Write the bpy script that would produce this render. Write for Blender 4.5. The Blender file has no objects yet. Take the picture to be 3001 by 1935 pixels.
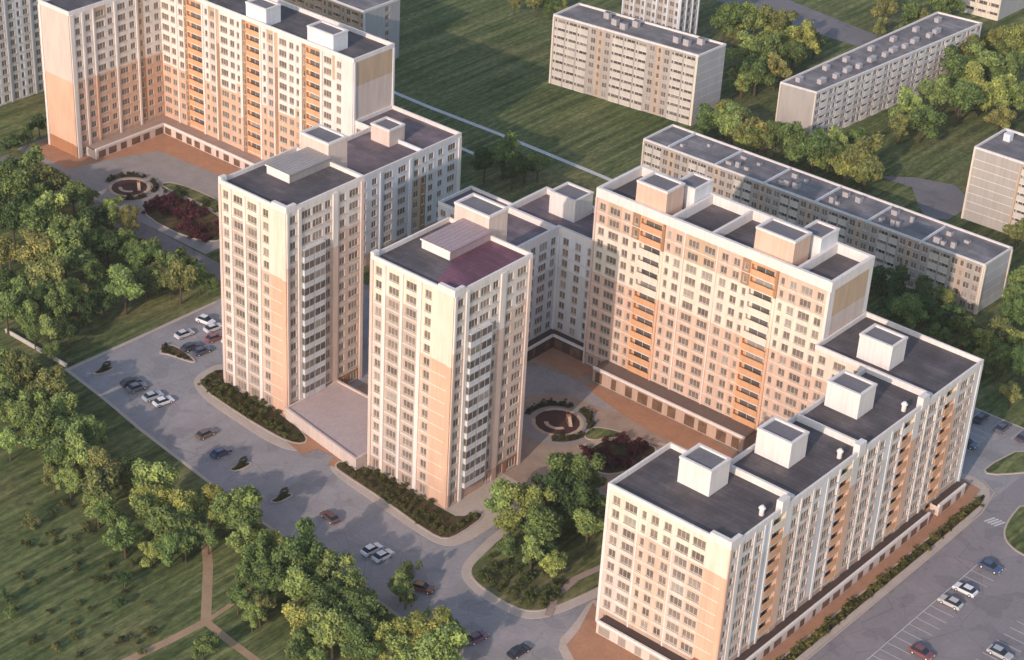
import bpy, math, random
from mathutils import Vector, Matrix
random.seed(7)
scene = bpy.context.scene
COL = scene.collection
PI = math.pi
CAMPOS = Vector((257.01378, -272.49575, 255.30869))

# ------------------------------------------------------------------ materials
MATS = {}
def nodes_of(name):
    m = bpy.data.materials.new(name); m.use_nodes = True
    nt = m.node_tree; nt.nodes.clear()
    out = nt.nodes.new('ShaderNodeOutputMaterial'); b = nt.nodes.new('ShaderNodeBsdfPrincipled')
    nt.links.new(b.outputs[0], out.inputs[0])
    MATS[name] = m
    return m, nt, b
def N(nt, t, **kw):
    n = nt.nodes.new(t)
    for k, v in kw.items():
        if k in n.inputs.keys(): n.inputs[k].default_value = v
        else: setattr(n, k, v)
    return n
def mixc(nt, fac, a, b, blend='MIX'):
    n = nt.nodes.new('ShaderNodeMix'); n.data_type = 'RGBA'; n.blend_type = blend
    for sock, v in ((n.inputs[0], fac), (n.inputs[6], a), (n.inputs[7], b)):
        if isinstance(v, (int, float)): sock.default_value = v
        elif isinstance(v, tuple): sock.default_value = (*v, 1) if len(v) == 3 else v
        else: nt.links.new(v, sock)
    return n.outputs[2]
def noise(nt, scale, detail=3, stretch=None, rough=.55, coord='pos'):
    if coord == 'pos': src = N(nt, 'ShaderNodeNewGeometry').outputs['Position']
    else: src = N(nt, 'ShaderNodeTexCoord').outputs['Object']
    if stretch:
        mp = N(nt, 'ShaderNodeMapping'); mp.inputs['Scale'].default_value = stretch
        nt.links.new(src, mp.inputs['Vector']); src = mp.outputs[0]
    n = N(nt, 'ShaderNodeTexNoise', Scale=scale, Detail=detail, Roughness=rough)
    nt.links.new(src, n.inputs['Vector'])
    return n.outputs['Fac']
def ramp(nt, fac, stops):
    r = N(nt, 'ShaderNodeValToRGB'); els = r.color_ramp.elements
    while len(els) < len(stops): els.new(.5)
    for e, (p, c) in zip(els, stops):
        e.position = p; e.color = (*c, 1) if len(c) == 3 else c
    nt.links.new(fac, r.inputs[0])
    return r.outputs[0]
def plaster(name, c, var=.16, rough=.88, s=.3):
    m, nt, b = nodes_of(name)
    lo = tuple(x*(1-var) for x in c); hi = tuple(min(1, x*(1+var*.6)) for x in c)
    f1 = noise(nt, s, 4, (1, 1, .4)); f2 = noise(nt, 1.6, 4, (1, 1, .07)); f3 = noise(nt, 5, 3)
    a = ramp(nt, f1, [(.3, lo), (.7, hi)])
    col = mixc(nt, .35, a, ramp(nt, f2, [(.34, tuple(x*.66 for x in c)), (.56, c), (.7, hi)]))
    col = mixc(nt, .2, col, ramp(nt, f3, [(.3, tuple(x*.75 for x in c)), (.7, hi)]))
    nt.links.new(col, b.inputs['Base Color']); b.inputs['Roughness'].default_value = rough
    b.inputs['Specular IOR Level'].default_value = .25
    return m
def roofing(name, c, rough=.75):
    """bitumen sheets in strips: seams, patched sheets, dried puddles"""
    m, nt, b = nodes_of(name)
    br = N(nt, 'ShaderNodeTexBrick'); br.offset = .5
    for k, v in (('Scale', 1.0), ('Mortar Size', .05), ('Brick Width', 7.0), ('Row Height', 1.3), ('Bias', 0.)): br.inputs[k].default_value = v
    br.inputs['Color1'].default_value = (*[x*.84 for x in c], 1); br.inputs['Color2'].default_value = (*[x*1.14 for x in c], 1); br.inputs['Mortar'].default_value = (*[x*.6 for x in c], 1)
    nt.links.new(N(nt, 'ShaderNodeNewGeometry').outputs['Position'], br.inputs['Vector'])
    pud = ramp(nt, noise(nt, .16, 5), [(.32, (.72, .72, .72)), (.5, (1, 1, 1)), (.66, (1.45, 1.42, 1.38))])
    col = mixc(nt, 1, br.outputs['Color'], pud, 'MULTIPLY')
    col = mixc(nt, .5, col, ramp(nt, noise(nt, 2.5, 4), [(.3, (.75, .75, .75)), (.7, (1.25, 1.25, 1.25))]), 'MULTIPLY')
    nt.links.new(col, b.inputs['Base Color']); b.inputs['Roughness'].default_value = rough
def asphalt(name, c, var=.25):
    m, nt, b = nodes_of(name)
    f1 = noise(nt, .07, 4); f2 = noise(nt, 1.3, 4); f3 = noise(nt, .25, 3, (1, .2, 1))
    a = ramp(nt, f1, [(.3, tuple(x*(1-var) for x in c)), (.72, tuple(x*(1+var*.6) for x in c))])
    bb = ramp(nt, f3, [(.35, tuple(x*.8 for x in c)), (.65, tuple(x*1.12 for x in c))])
    col = mixc(nt, .4, a, bb)
    col = mixc(nt, .22, col, ramp(nt, f2, [(.3, tuple(x*.6 for x in c)), (.7, tuple(x*1.25 for x in c))]))
    vo = N(nt, 'ShaderNodeTexVoronoi', feature='DISTANCE_TO_EDGE', Scale=.11); nt.links.new(N(nt, 'ShaderNodeNewGeometry').outputs['Position'], vo.inputs['Vector'])
    col = mixc(nt, .6, col, ramp(nt, vo.outputs['Distance'], [(0, (.62, .62, .62)), (.012, (1, 1, 1))]), 'MULTIPLY')
    col = mixc(nt, 1, col, ramp(nt, noise(nt, .12, 2), [(.40, (.86, .86, .88)), (.42, (1, 1, 1)), (.60, (1, 1, 1)), (.62, (1.1, 1.07, 1.06))]), 'MULTIPLY')
    nt.links.new(col, b.inputs['Base Color']); b.inputs['Roughness'].default_value = .85
    return m
plaster('white', (.76, .69, .63)); plaster('cream', (.76, .66, .53)); plaster('pinkwhite', (.66, .53, .46)); plaster('colm', (.52, .40, .34))
plaster('peach', (.68, .43, .30)); plaster('orange', (.68, .37, .20)); plaster('canroof', (.19, .135, .11)); plaster('tan', (.56, .40, .27))
plaster('brown', (.36, .21, .12)); plaster('basew', (.50, .35, .27)); plaster('terra', (.40, .19, .10))
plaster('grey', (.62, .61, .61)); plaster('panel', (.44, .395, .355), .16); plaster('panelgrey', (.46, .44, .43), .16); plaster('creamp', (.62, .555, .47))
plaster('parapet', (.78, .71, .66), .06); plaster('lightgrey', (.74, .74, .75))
plaster('darkstrip', (.09, .06, .05)); roofing('roof', (.098, .082, .083)); roofing('roofpanel', (.19, .17, .168)); roofing('roofmaroon', (.15, .06, .085)); plaster('vent', (.46, .42, .41)); plaster('seampink', (.40, .29, .30), .12, .6)
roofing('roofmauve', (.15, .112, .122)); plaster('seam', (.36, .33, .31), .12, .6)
plaster('hutroof', (.20, .185, .19), .2); plaster('kerb', (.50, .41, .34), .14); plaster('pavepink', (.37, .27, .22), .18)
plaster('paveor', (.42, .22, .13), .2); plaster('pavegrey', (.30, .275, .26), .2); plaster('rubber', (.075, .035, .03), .4)
plaster('sand', (.50, .38, .28), .2); plaster('markw', (.62, .60, .58), .2); plaster('dirtpath', (.40, .27, .165), .25)
plaster('terrace', (.52, .40, .37), .1); plaster('bark', (.10, .07, .05), .3); plaster('concrete', (.42, .38, .33), .15)
asphalt('asphalt', (.31, .288, .285)); asphalt('asphalt_lot', (.255, .225, .23), .12); asphalt('asphalt_back', (.20, .18, .18))
def grass_mat(name, cs, streak=.5):
    m, nt, b = nodes_of(name)
    a = ramp(nt, noise(nt, .04, 5), [(.3, cs[0]), (.5, cs[1]), (.7, cs[2])])
    s = ramp(nt, noise(nt, .42, 4, (1, .03, 1), .7), [(.38, cs[0]), (.5, cs[1]), (.62, cs[2])])  # streaks along Y: mown lines and long tree shadows painted into the colour
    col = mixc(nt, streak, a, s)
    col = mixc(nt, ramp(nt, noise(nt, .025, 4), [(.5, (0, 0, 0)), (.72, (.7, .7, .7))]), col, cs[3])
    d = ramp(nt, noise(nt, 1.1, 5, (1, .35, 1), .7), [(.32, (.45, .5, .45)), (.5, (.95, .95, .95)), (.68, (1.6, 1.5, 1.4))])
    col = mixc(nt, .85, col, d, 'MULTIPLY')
    nt.links.new(col, b.inputs['Base Color']); b.inputs['Roughness'].default_value = .95
    b.inputs['Specular IOR Level'].default_value = .1
    return m
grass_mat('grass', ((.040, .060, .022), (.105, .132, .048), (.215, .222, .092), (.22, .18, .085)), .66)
grass_mat('soil', ((.035, .035, .014), (.075, .06, .026), (.12, .088, .045), (.15, .09, .05)), .2)
def leaf_mat(name):
    m, nt, b = nodes_of(name)
    oi = N(nt, 'ShaderNodeObjectInfo')
    f = noise(nt, 2.2, 2, coord='obj'); f2 = noise(nt, 9, 2, coord='obj')
    k = ramp(nt, f, [(.3, (.5, .55, .5)), (.5, (1, 1, 1)), (.7, (1.65, 1.5, 1.15))])
    k2 = ramp(nt, f2, [(.3, (.65, .7, .6)), (.7, (1.35, 1.25, 1.2))])
    col = mixc(nt, 1, oi.outputs['Color'], k, 'MULTIPLY'); col = mixc(nt, 1, col, k2, 'MULTIPLY')
    nt.links.new(col, b.inputs['Base Color']); b.inputs['Roughness'].default_value = .75
    b.inputs['Specular IOR Level'].default_value = .2
    out = [n for n in nt.nodes if n.type == 'OUTPUT_MATERIAL'][0]
    tr = N(nt, 'ShaderNodeBsdfTranslucent'); nt.links.new(col, tr.inputs['Color'])
    mx = N(nt, 'ShaderNodeMixShader'); mx.inputs[0].default_value = .22
    nt.links.new(b.outputs[0], mx.inputs[1]); nt.links.new(tr.outputs[0], mx.inputs[2]); nt.links.new(mx.outputs[0], out.inputs[0])
leaf_mat('leaf')
def glass_mat(name, lo, hi, rough=.12):
    m, nt, b = nodes_of(name)
    oi = N(nt, 'ShaderNodeObjectInfo'); mid = tuple((x+y)/2 for x, y in zip(lo, hi))
    c = ramp(nt, oi.outputs['Random'], [(0, lo), (.35, mid), (.72, hi), (.86, tuple(x*1.25 for x in hi)), (.9, (.42, .36, .30)), (1, (.5, .45, .40))])
    c = mixc(nt, .45, c, ramp(nt, noise(nt, .5, 2), [(.35, lo), (.65, hi)]))
    nt.links.new(c, b.inputs['Base Color']); b.inputs['Roughness'].default_value = rough
glass_mat('glass', (.11, .088, .075), (.29, .225, .185)); glass_mat('glassshop', (.05, .035, .03), (.2, .12, .08)); glass_mat('glassdark', (.07, .062, .06), (.2, .175, .16))
plaster('frame', (.66, .58, .50), .05, .6)
def paint_mat():
    m, nt, b = nodes_of('carpaint')
    oi = N(nt, 'ShaderNodeObjectInfo'); nt.links.new(oi.outputs['Color'], b.inputs['Base Color'])
    b.inputs['Roughness'].default_value = .3; b.inputs['Coat Weight'].default_value = .5
paint_mat()
plaster('tyre', (.02, .02, .02)); plaster('carglass', (.03, .035, .045), .1, .1); plaster('lampglass', (.7, .68, .6), .05, .2)

# ------------------------------------------------------------------ mesh helpers
class MB:
    def __init__(s): s.v = []; s.f = []; s.m = []; s.mats = []
    def mi(s, mat):
        if mat not in s.mats: s.mats.append(mat)
        return s.mats.index(mat)
    def face(s, pts, mat):
        n = len(s.v); s.v += [tuple(p) for p in pts]; s.f.append(tuple(range(n, n+len(pts)))); s.m.append(s.mi(mat))
    def box(s, x0, y0, z0, x1, y1, z1, mat, top=None, bottom=True):
        a = [(x0,y0,z0),(x1,y0,z0),(x1,y1,z0),(x0,y1,z0),(x0,y0,z1),(x1,y0,z1),(x1,y1,z1),(x0,y1,z1)]
        for q in ((0,1,5,4),(1,2,6,5),(2,3,7,6),(3,0,4,7)): s.face([a[i] for i in q], mat)
        s.face([a[i] for i in (4,5,6,7)], top or mat)
        if bottom: s.face([a[i] for i in (3,2,1,0)], mat)
    def prism(s, poly, z0, z1, mat, top=None):
        n = len(poly)
        for i in range(n):
            a, b = poly[i], poly[(i+1) % n]
            s.face([(a[0],a[1],z0),(b[0],b[1],z0),(b[0],b[1],z1),(a[0],a[1],z1)], mat)
        s.face([(p[0],p[1],z1) for p in poly], top or mat)
    def ring(s, outer, inner, z0, z1, mat):
        n = len(outer)
        for i in range(n):
            j = (i+1) % n; a, b, c, d = outer[i], outer[j], inner[j], inner[i]
            s.face([(a[0],a[1],z0),(b[0],b[1],z0),(b[0],b[1],z1),(a[0],a[1],z1)], mat)
            s.face([(a[0],a[1],z1),(b[0],b[1],z1),(c[0],c[1],z1),(d[0],d[1],z1)], mat)
            s.face([(c[0],c[1],z0),(d[0],d[1],z0),(d[0],d[1],z1),(c[0],c[1],z1)], mat)
    def tube(s, p0, p1, r0, r1, mat, seg=7, cap=True):
        p0, p1 = Vector(p0), Vector(p1); d = (p1-p0).normalized()
        u = d.orthogonal().normalized(); w = d.cross(u)
        A = [p0+(u*math.cos(t)+w*math.sin(t))*r0 for t in [2*PI*i/seg for i in range(seg)]]
        B = [p1+(u*math.cos(t)+w*math.sin(t))*r1 for t in [2*PI*i/seg for i in range(seg)]]
        for i in range(seg):
            j = (i+1) % seg; s.face([A[i], A[j], B[j], B[i]], mat)
        if cap: s.face(B, mat); s.face(A[::-1], mat)
    def mesh(s, name):
        me = bpy.data.meshes.new(name); me.from_pydata(s.v, [], s.f)
        for k in s.mats: me.materials.append(MATS[k])
        me.polygons.foreach_set('material_index', s.m); me.update()
        return me
    def build(s, name, parent=None, loc=(0,0,0)):
        return link(name, s.mesh(name), parent, loc)
def link(name, me, parent=None, loc=(0,0,0), rz=0):
    o = bpy.data.objects.new(name, me); COL.objects.link(o)
    o.location = loc; o.rotation_euler = (0, 0, rz)
    if parent: o.parent = parent
    return o
def tag(o, label=None, cat=None, group=None, kind=None):
    for k, v in (('label', label), ('category', cat), ('group', group), ('kind', kind)):
        if v: o[k] = v
    return o
def thing(name, label, cat, loc=(0,0,0), rz=0, group=None):
    o = bpy.data.objects.new(name, None); COL.objects.link(o)
    o.location = loc; o.rotation_euler = (0, 0, rz); o.empty_display_size = .5
    return tag(o, label, cat, group)
def inset(poly, d):
    n = len(poly); out = []
    for i in range(n):
        p0, p1, p2 = (Vector(poly[i-1]), Vector(poly[i]), Vector(poly[(i+1) % n]))
        a = (p1-p0).normalized(); b = (p2-p1).normalized()
        na = Vector((-a.y, a.x)); nb = Vector((-b.y, b.x))
        k = 1 + na.dot(nb)
        out.append(tuple(p1 + (na+nb)*(d/k)))
    return out
def smooth(poly, it=2):
    for _ in range(it):
        q = []
        for i in range(len(poly)):
            a, b = poly[i], poly[(i+1) % len(poly)]
            q += [(a[0]*.75+b[0]*.25, a[1]*.75+b[1]*.25), (a[0]*.25+b[0]*.75, a[1]*.25+b[1]*.75)]
        poly = q
    return poly
def ccw(poly):
    A = sum(a[0]*b[1]-b[0]*a[1] for a, b in zip(poly, poly[1:]+poly[:1]))
    return list(poly) if A > 0 else list(reversed(poly))

# ------------------------------------------------------------------ buildings
WIN = {}
def window_mesh(w, h, glass='glass', double=False):
    key = (round(w, 2), round(h, 2), glass, double)
    if key not in WIN:
        b = MB(); t = .11; x, z = w/2, h/2
        b.box(-x, -.06, -z, -x+t, .04, z, 'frame'); b.box(x-t, -.06, -z, x, .04, z, 'frame')
        b.box(-x+t, -.06, -z, x-t, .04, -z+t, 'frame'); b.box(-x+t, -.06, z-t, x-t, .04, z, 'frame')
        ms = [0] if not double else [-w/6, w/6]
        if w > 1.1:
            for q in ms: b.box(q-.04, -.05, -z+t, q+.04, .03, z-t, 'frame')
        b.face([(-x+t, .0, -z+t), (x-t, .0, -z+t), (x-t, .0, z-t), (-x+t, .0, z-t)], glass)
        b.box(-x-.08, -.34, -z-.07, x+.08, -.06, -z, 'frame')
        WIN[key] = b.mesh('window')
    return WIN[key]
BAL = {}
def loggia_mesh(w, fh, mat, deep=.9, proud=.15):
    key = ('L', round(w, 2), fh, mat)
    if key not in BAL:
        b = MB(); x = w/2; h = fh-.25
        b.box(-x, -proud, -.12, x, deep, .06, 'lightgrey')
        b.box(-x, -proud, .06, x, -proud+.12, 1.6, mat)
        b.box(-x-.04, -proud-.05, 1.6, x+.04, -proud+.16, 1.68, mat)
        b.face([(-x, deep, .06), (x, deep, .06), (x, deep, h), (-x, deep, h)], mat)
        b.face([(-x*.75, deep-.03, .15), (x*.75, deep-.03, .15), (x*.75, deep-.03, h-.3), (-x*.75, deep-.03, h-.3)], 'glassdark')
        for q in (-.75, 0, .75): b.box(x*q-.05, deep-.08, .1, x*q+.05, deep-.035, h-.25, 'frame')
        BAL[key] = b.mesh('balcony')
    return BAL[key]
def glazed_mesh(w, fh, mat, proud=.95):
    key = ('G', round(w, 2), fh, mat)
    if key not in BAL:
        b = MB(); x = w/2
        b.box(-x, -proud, -.1, x, 0, .08, 'lightgrey')
        b.box(-x, -proud, .08, x, -proud+.1, 1.15, mat)
        for s in (-1, 1): b.box(min(s*x, s*(x-.1)), -proud+.1, .08, max(s*x, s*(x-.1)), 0, 1.15, mat)
        b.box(-x+.03, -proud+.03, 1.15, x-.03, -.02, fh-.35, 'glassdark')
        n = max(2, int(w/1.3))
        for i in range(n+1):
            q = -x+.05+(w-.1)*i/n; b.box(q-.05, -proud, 1.15, q+.05, -proud+.025, fh-.35, 'frame')
        b.box(-x, -proud, fh-.35, x, 0, fh-.2, mat)
        BAL[key] = b.mesh('balcony')
    return BAL[key]
SPEC = {'w': (1.8, 1.9, .75), 'n': (1.1, 1.8, .8), 'W': (3.0, 1.9, .75), 'h': (1.3, 1.2, 1.1)}
class Building:
    def __init__(s, name, label, cat, poly, H, ph=1.0, fh=3.3, base=3.6, group=None, roofmat='roof', parmat='parapet', pt=.4, pil=.3):
        s.poly = ccw(poly); xs = [p[0] for p in poly]; ys = [p[1] for p in poly]
        s.c = ((min(xs)+max(xs))/2, (min(ys)+max(ys))/2)
        s.root = thing(name, label, cat, (*s.c, 0), 0, group)
        s.P = [(p[0]-s.c[0], p[1]-s.c[1]) for p in s.poly]
        s.H, s.ph, s.base, s.pil = H, ph, base, pil
        nn_ = max(1, round((H-ph-base-.5)/fh)); s.nf = nn_+1; s.fh = (H-ph-base-.5)/nn_
        s.wall = MB(); s.wins = []; s.bals = []; s.done = set()
        b = MB(); inn = inset(s.P, pt)
        b.face([(p[0], p[1], H-ph) for p in inset(s.P, .02)], roofmat)
        s.roof = b.build('roof', s.root)
        b = MB(); b.ring(inset(s.P, -.06), inn, H-ph, H, parmat); b.build('parapet', s.root)
    def loc(s, x, y): return (x-s.c[0], y-s.c[1])
    def zone(s, z, k):
        if isinstance(z, str): return z
        top, n, low = z[:3]
        if k == 0 and len(z) > 3: return z[3]
        if len(z) > 4 and k >= s.nf-z[5]: return z[4]
        return top if k >= s.nf-n else low
    def facade(s, i, cols, defzone='white', band=None, z0=0., only_above=None):
        n = len(s.P); p0 = Vector(s.P[i]); p1 = Vector(s.P[(i+1) % n]); s.done.add(i)
        L = (p1-p0).length; d = (p1-p0)/L; nn = Vector((d.y, -d.x)); rz = math.atan2(d.y, d.x)
        tot = sum(c[1] for c in cols); u = 0.
        top = s.H-s.ph
        def pt(u, z, out=0.): q = p0+d*u+nn*out; return (q.x, q.y, z)
        def quad(a, b, za, zb, mat):
            if b-a > 1e-4 and zb-za > 1e-4: s.wall.face([pt(a, za), pt(b, za), pt(b, zb), pt(a, zb)], mat)
        for c in cols:
            kind, w = c[0], c[1]*L/tot; zn = c[2] if len(c) > 2 else defzone
            zlo = z0
            if kind == 'p':
                # pilaster strip standing proud of the wall
                zs = [z0]+[s.base+k*s.fh for k in range(0, s.nf-1)]+[top]
                for k in range(s.nf):
                    za, zb = (zs[k], zs[k+1]) if k+1 < len(zs) else (0, 0)
                    if zb <= za: continue
                    m = s.zone(zn, k); o = s.pil
                    s.wall.face([pt(u, za, o), pt(u+w, za, o), pt(u+w, zb, o), pt(u, zb, o)], m)
                    s.wall.face([pt(u, za), pt(u, za, o), pt(u, zb, o), pt(u, zb)], m)
                    s.wall.face([pt(u+w, za, o), pt(u+w, za), pt(u+w, zb), pt(u+w, zb, o)], m)
                s.wall.face([pt(u, top, s.pil), pt(u+w, top, s.pil), pt(u+w, top), pt(u, top)], m)
                u += w; continue
            for k in range(s.nf):
                za = z0 if k == 0 else s.base+(k-1)*s.fh
                zb = s.base+k*s.fh if k < s.nf-1 else top
                if zb <= za: continue
                m = s.zone(zn, k); kd = kind if isinstance(kind, str) else (kind[0] if k >= s.nf-kind[1] else kind[2])
                if only_above is not None and za < only_above: kd = 'b'
                bz = za
                if band and k > 0:
                    quad(u, u+w, za, za+.2, band); bz = za+.2
                if kd == 'b': quad(u, u+w, bz, zb, m); continue
                if kd in SPEC:
                    ow, oh, sill = SPEC[kd]; ow = min(ow, w-.3)
                    if k == 0 and z0 == 0: oh, sill = 2.3, .5
                    R = .22
                    lo = za+sill; hi = min(lo+oh, zb-.2); a = u+(w-ow)/2; bb = a+ow
                    quad(u, a, bz, zb, m); quad(bb, u+w, bz, zb, m); quad(a, bb, bz, lo, m); quad(a, bb, hi, zb, m)
                    for (q0, q1, q2, q3) in ((pt(a, lo), pt(a, hi), pt(a, hi, -R), pt(a, lo, -R)), (pt(bb, lo, -R), pt(bb, hi, -R), pt(bb, hi), pt(bb, lo)),
                                             (pt(a, lo, -R), pt(bb, lo, -R), pt(bb, lo), pt(a, lo)), (pt(a, hi), pt(bb, hi), pt(bb, hi, -R), pt(a, hi, -R))):
                        s.wall.face([q0, q1, q2, q3], m)
                    q = pt((a+bb)/2, (lo+hi)/2, -.16)
                    s.wins.append((window_mesh(ow, hi-lo, 'glass', kd == 'W'), q, rz))
                elif kd == 'L':
                    ow = w-.5; a = u+.25; bb = a+ow; lo = za+.05; hi = min(zb, za+s.fh)-.2; R = .9
                    quad(u, a, bz, zb, m); quad(bb, u+w, bz, zb, m); quad(a, bb, hi, zb, m)
                    if lo > bz: quad(a, bb, bz, lo, m)
                    for q4 in ((pt(a, lo), pt(a, hi), pt(a, hi, -R), pt(a, lo, -R)), (pt(bb, lo, -R), pt(bb, hi, -R), pt(bb, hi), pt(bb, lo)),
                               (pt(a, hi), pt(bb, hi), pt(bb, hi, -R), pt(a, hi, -R))): s.wall.face(list(q4), m)
                    pm = c[3] if len(c) > 3 else m
                    pm = s.zone(pm, k)
                    s.bals.append((loggia_mesh(ow-.02, round(hi-lo+.25, 2), pm), pt((a+bb)/2, lo+.02), rz))
                elif kd == 'G':
                    quad(u, u+w, bz, zb, m)
                    pm = s.zone(c[3] if len(c) > 3 else m, k)
                    if k == 0: continue
                    s.bals.append((glazed_mesh(w-.3, round(s.fh, 2), pm), pt(u+w/2, za+.12, .01), rz))
            u += w
    def hut(s, x0, y0, x1, y1, z0, z1, mat='parapet', name='roof_hut', roof='hutroof'):
        a, b_ = s.loc(x0, y0), s.loc(x1, y1)
        poly = [(a[0], a[1]), (b_[0], a[1]), (b_[0], b_[1]), (a[0], b_[1])]
        b = MB()
        for i in range(4):
            p, q = poly[i], poly[(i+1) % 4]; b.face([(*p, z0), (*q, z0), (*q, z1-.5), (*p, z1-.5)], mat)
        b.ring(inset(poly, -.12), inset(poly, .5), z1-.5, z1, 'parapet')
        h = b.build(name, s.root)
        b = MB(); b.face([(*p, z1-.45) for p in inset(poly, .4)], roof); b.build('hut_roof', h)
        return h
    def corner(s, cx, cy, z0, z1, L1, L2):
        b = MB(); b.prism([(cx-L1, cy-.1), (cx+.1, cy-.1), (cx+.1, cy+L2), (cx-.8, cy+L2), (cx-.8, cy+.9), (cx-L1, cy+.9)], z0, z1, 'parapet'); return b.build('corner_block', s.root)
    def part(s, mb, name): return mb.build(name, s.root)
    def strip(s, pts, depth, h, wallmat='darkstrip', roofmat='darkstrip', name='canopy'):
        """one-storey shop front with its own flat roof along an open line of world points (left to right seen from outside)"""
        P = [Vector(s.loc(*p)) for p in pts]; off = []
        for i, p in enumerate(P):
            ns = []
            if i > 0: d = (p-P[i-1]).normalized(); ns.append(Vector((d.y, -d.x)))
            if i < len(P)-1: d = (P[i+1]-p).normalized(); ns.append(Vector((d.y, -d.x)))
            nsum = sum(ns, Vector((0, 0))); k = 1+ns[0].dot(ns[-1]) if len(ns) == 2 else 1
            off.append(p+nsum*(depth/k) if len(ns) == 2 else p+nsum*depth)
        b = MB(); fs = MB()
        for i in range(len(P)-1):
            a, c, e, f = P[i], P[i+1], off[i+1], off[i]
            b.face([(*f, 0), (*e, 0), (*e, h-.6), (*f, h-.6)], wallmat)
            b.face([(*f, h-.35), (*e, h-.35), (*c, h-.35), (*a, h-.35)], roofmat)
        for (a, f) in ((P[0], off[0]),): b.face([(*a, 0), (*f, 0), (*f, h-.6), (*a, h-.6)], wallmat)
        b.face([(*off[-1], 0), (*P[-1], 0), (*P[-1], h-.6), (*off[-1], h-.6)], wallmat)
        # shop windows in the front
        for i in range(len(P)-1):
            f, e = off[i], off[i+1]; L = (e-f).length; d = (e-f)/L; nn = Vector((d.y, -d.x)); n = max(1, int(L/4.2))
            for j in range(n):
                u0 = L*(j+random.uniform(.08, .4))/n; u1 = L*(j+random.uniform(.6, .92))/n
                q = [f+d*u0+nn*.04, f+d*u1+nn*.04]
                b.face([(*q[0], .3), (*q[1], .3), (*q[1], h-1.0), (*q[0], h-1.0)], 'glassshop')
        o = b.build(name, s.root)
        t = .4
        for i in range(len(P)-1):
            f, e = off[i], off[i+1]; L = (e-f).length; d = (e-f)/L; nn = Vector((d.y, -d.x))
            A = [f+nn*.08-d*.08, e+nn*.08+d*.08, e-nn*t+d*.08, f-nn*t-d*.08]
            fs.prism([tuple(v) for v in A], h-.6, h, 'parapet')
        fs.build('canopy_edge', o)
        return o
    def finish(s, wallmat='white'):
        n = len(s.P)
        for i in range(n):
            if i not in s.done:
                a, b = s.P[i], s.P[(i+1) % n]
                s.wall.face([(*a, 0), (*b, 0), (*b, s.H-s.ph), (*a, s.H-s.ph)], wallmat)
        s.wall.build('wall', s.root)
        for nm, lst in (('window', s.wins), ('balcony', s.bals)):
            cl = Vector((CAMPOS.x-s.c[0], CAMPOS.y-s.c[1], CAMPOS.z))
            lst.sort(key=lambda e: (Vector(e[1])-cl).length)
            for me, q, rz in lst[:100]: link(nm, me, s.root, q, rz)
            rest = lst[100:]
            if rest:
                b = MB()
                for me, q, rz in rest:
                    M = Matrix.Translation(q) @ Matrix.Rotation(rz, 4, 'Z'); vs = [M @ v.co for v in me.vertices]
                    ks = [k.name for k in me.materials]
                    for pl in me.polygons: b.face([vs[j] for j in pl.vertices], ks[pl.material_index])
                o = b.build(nm, s.root); o['kind'] = 'stuff'
        return s.root
SUN, SKY, EXPO, SUN_AZ, FILL_HAZE = 2.25, .15, .5, 12, .00005
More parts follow.
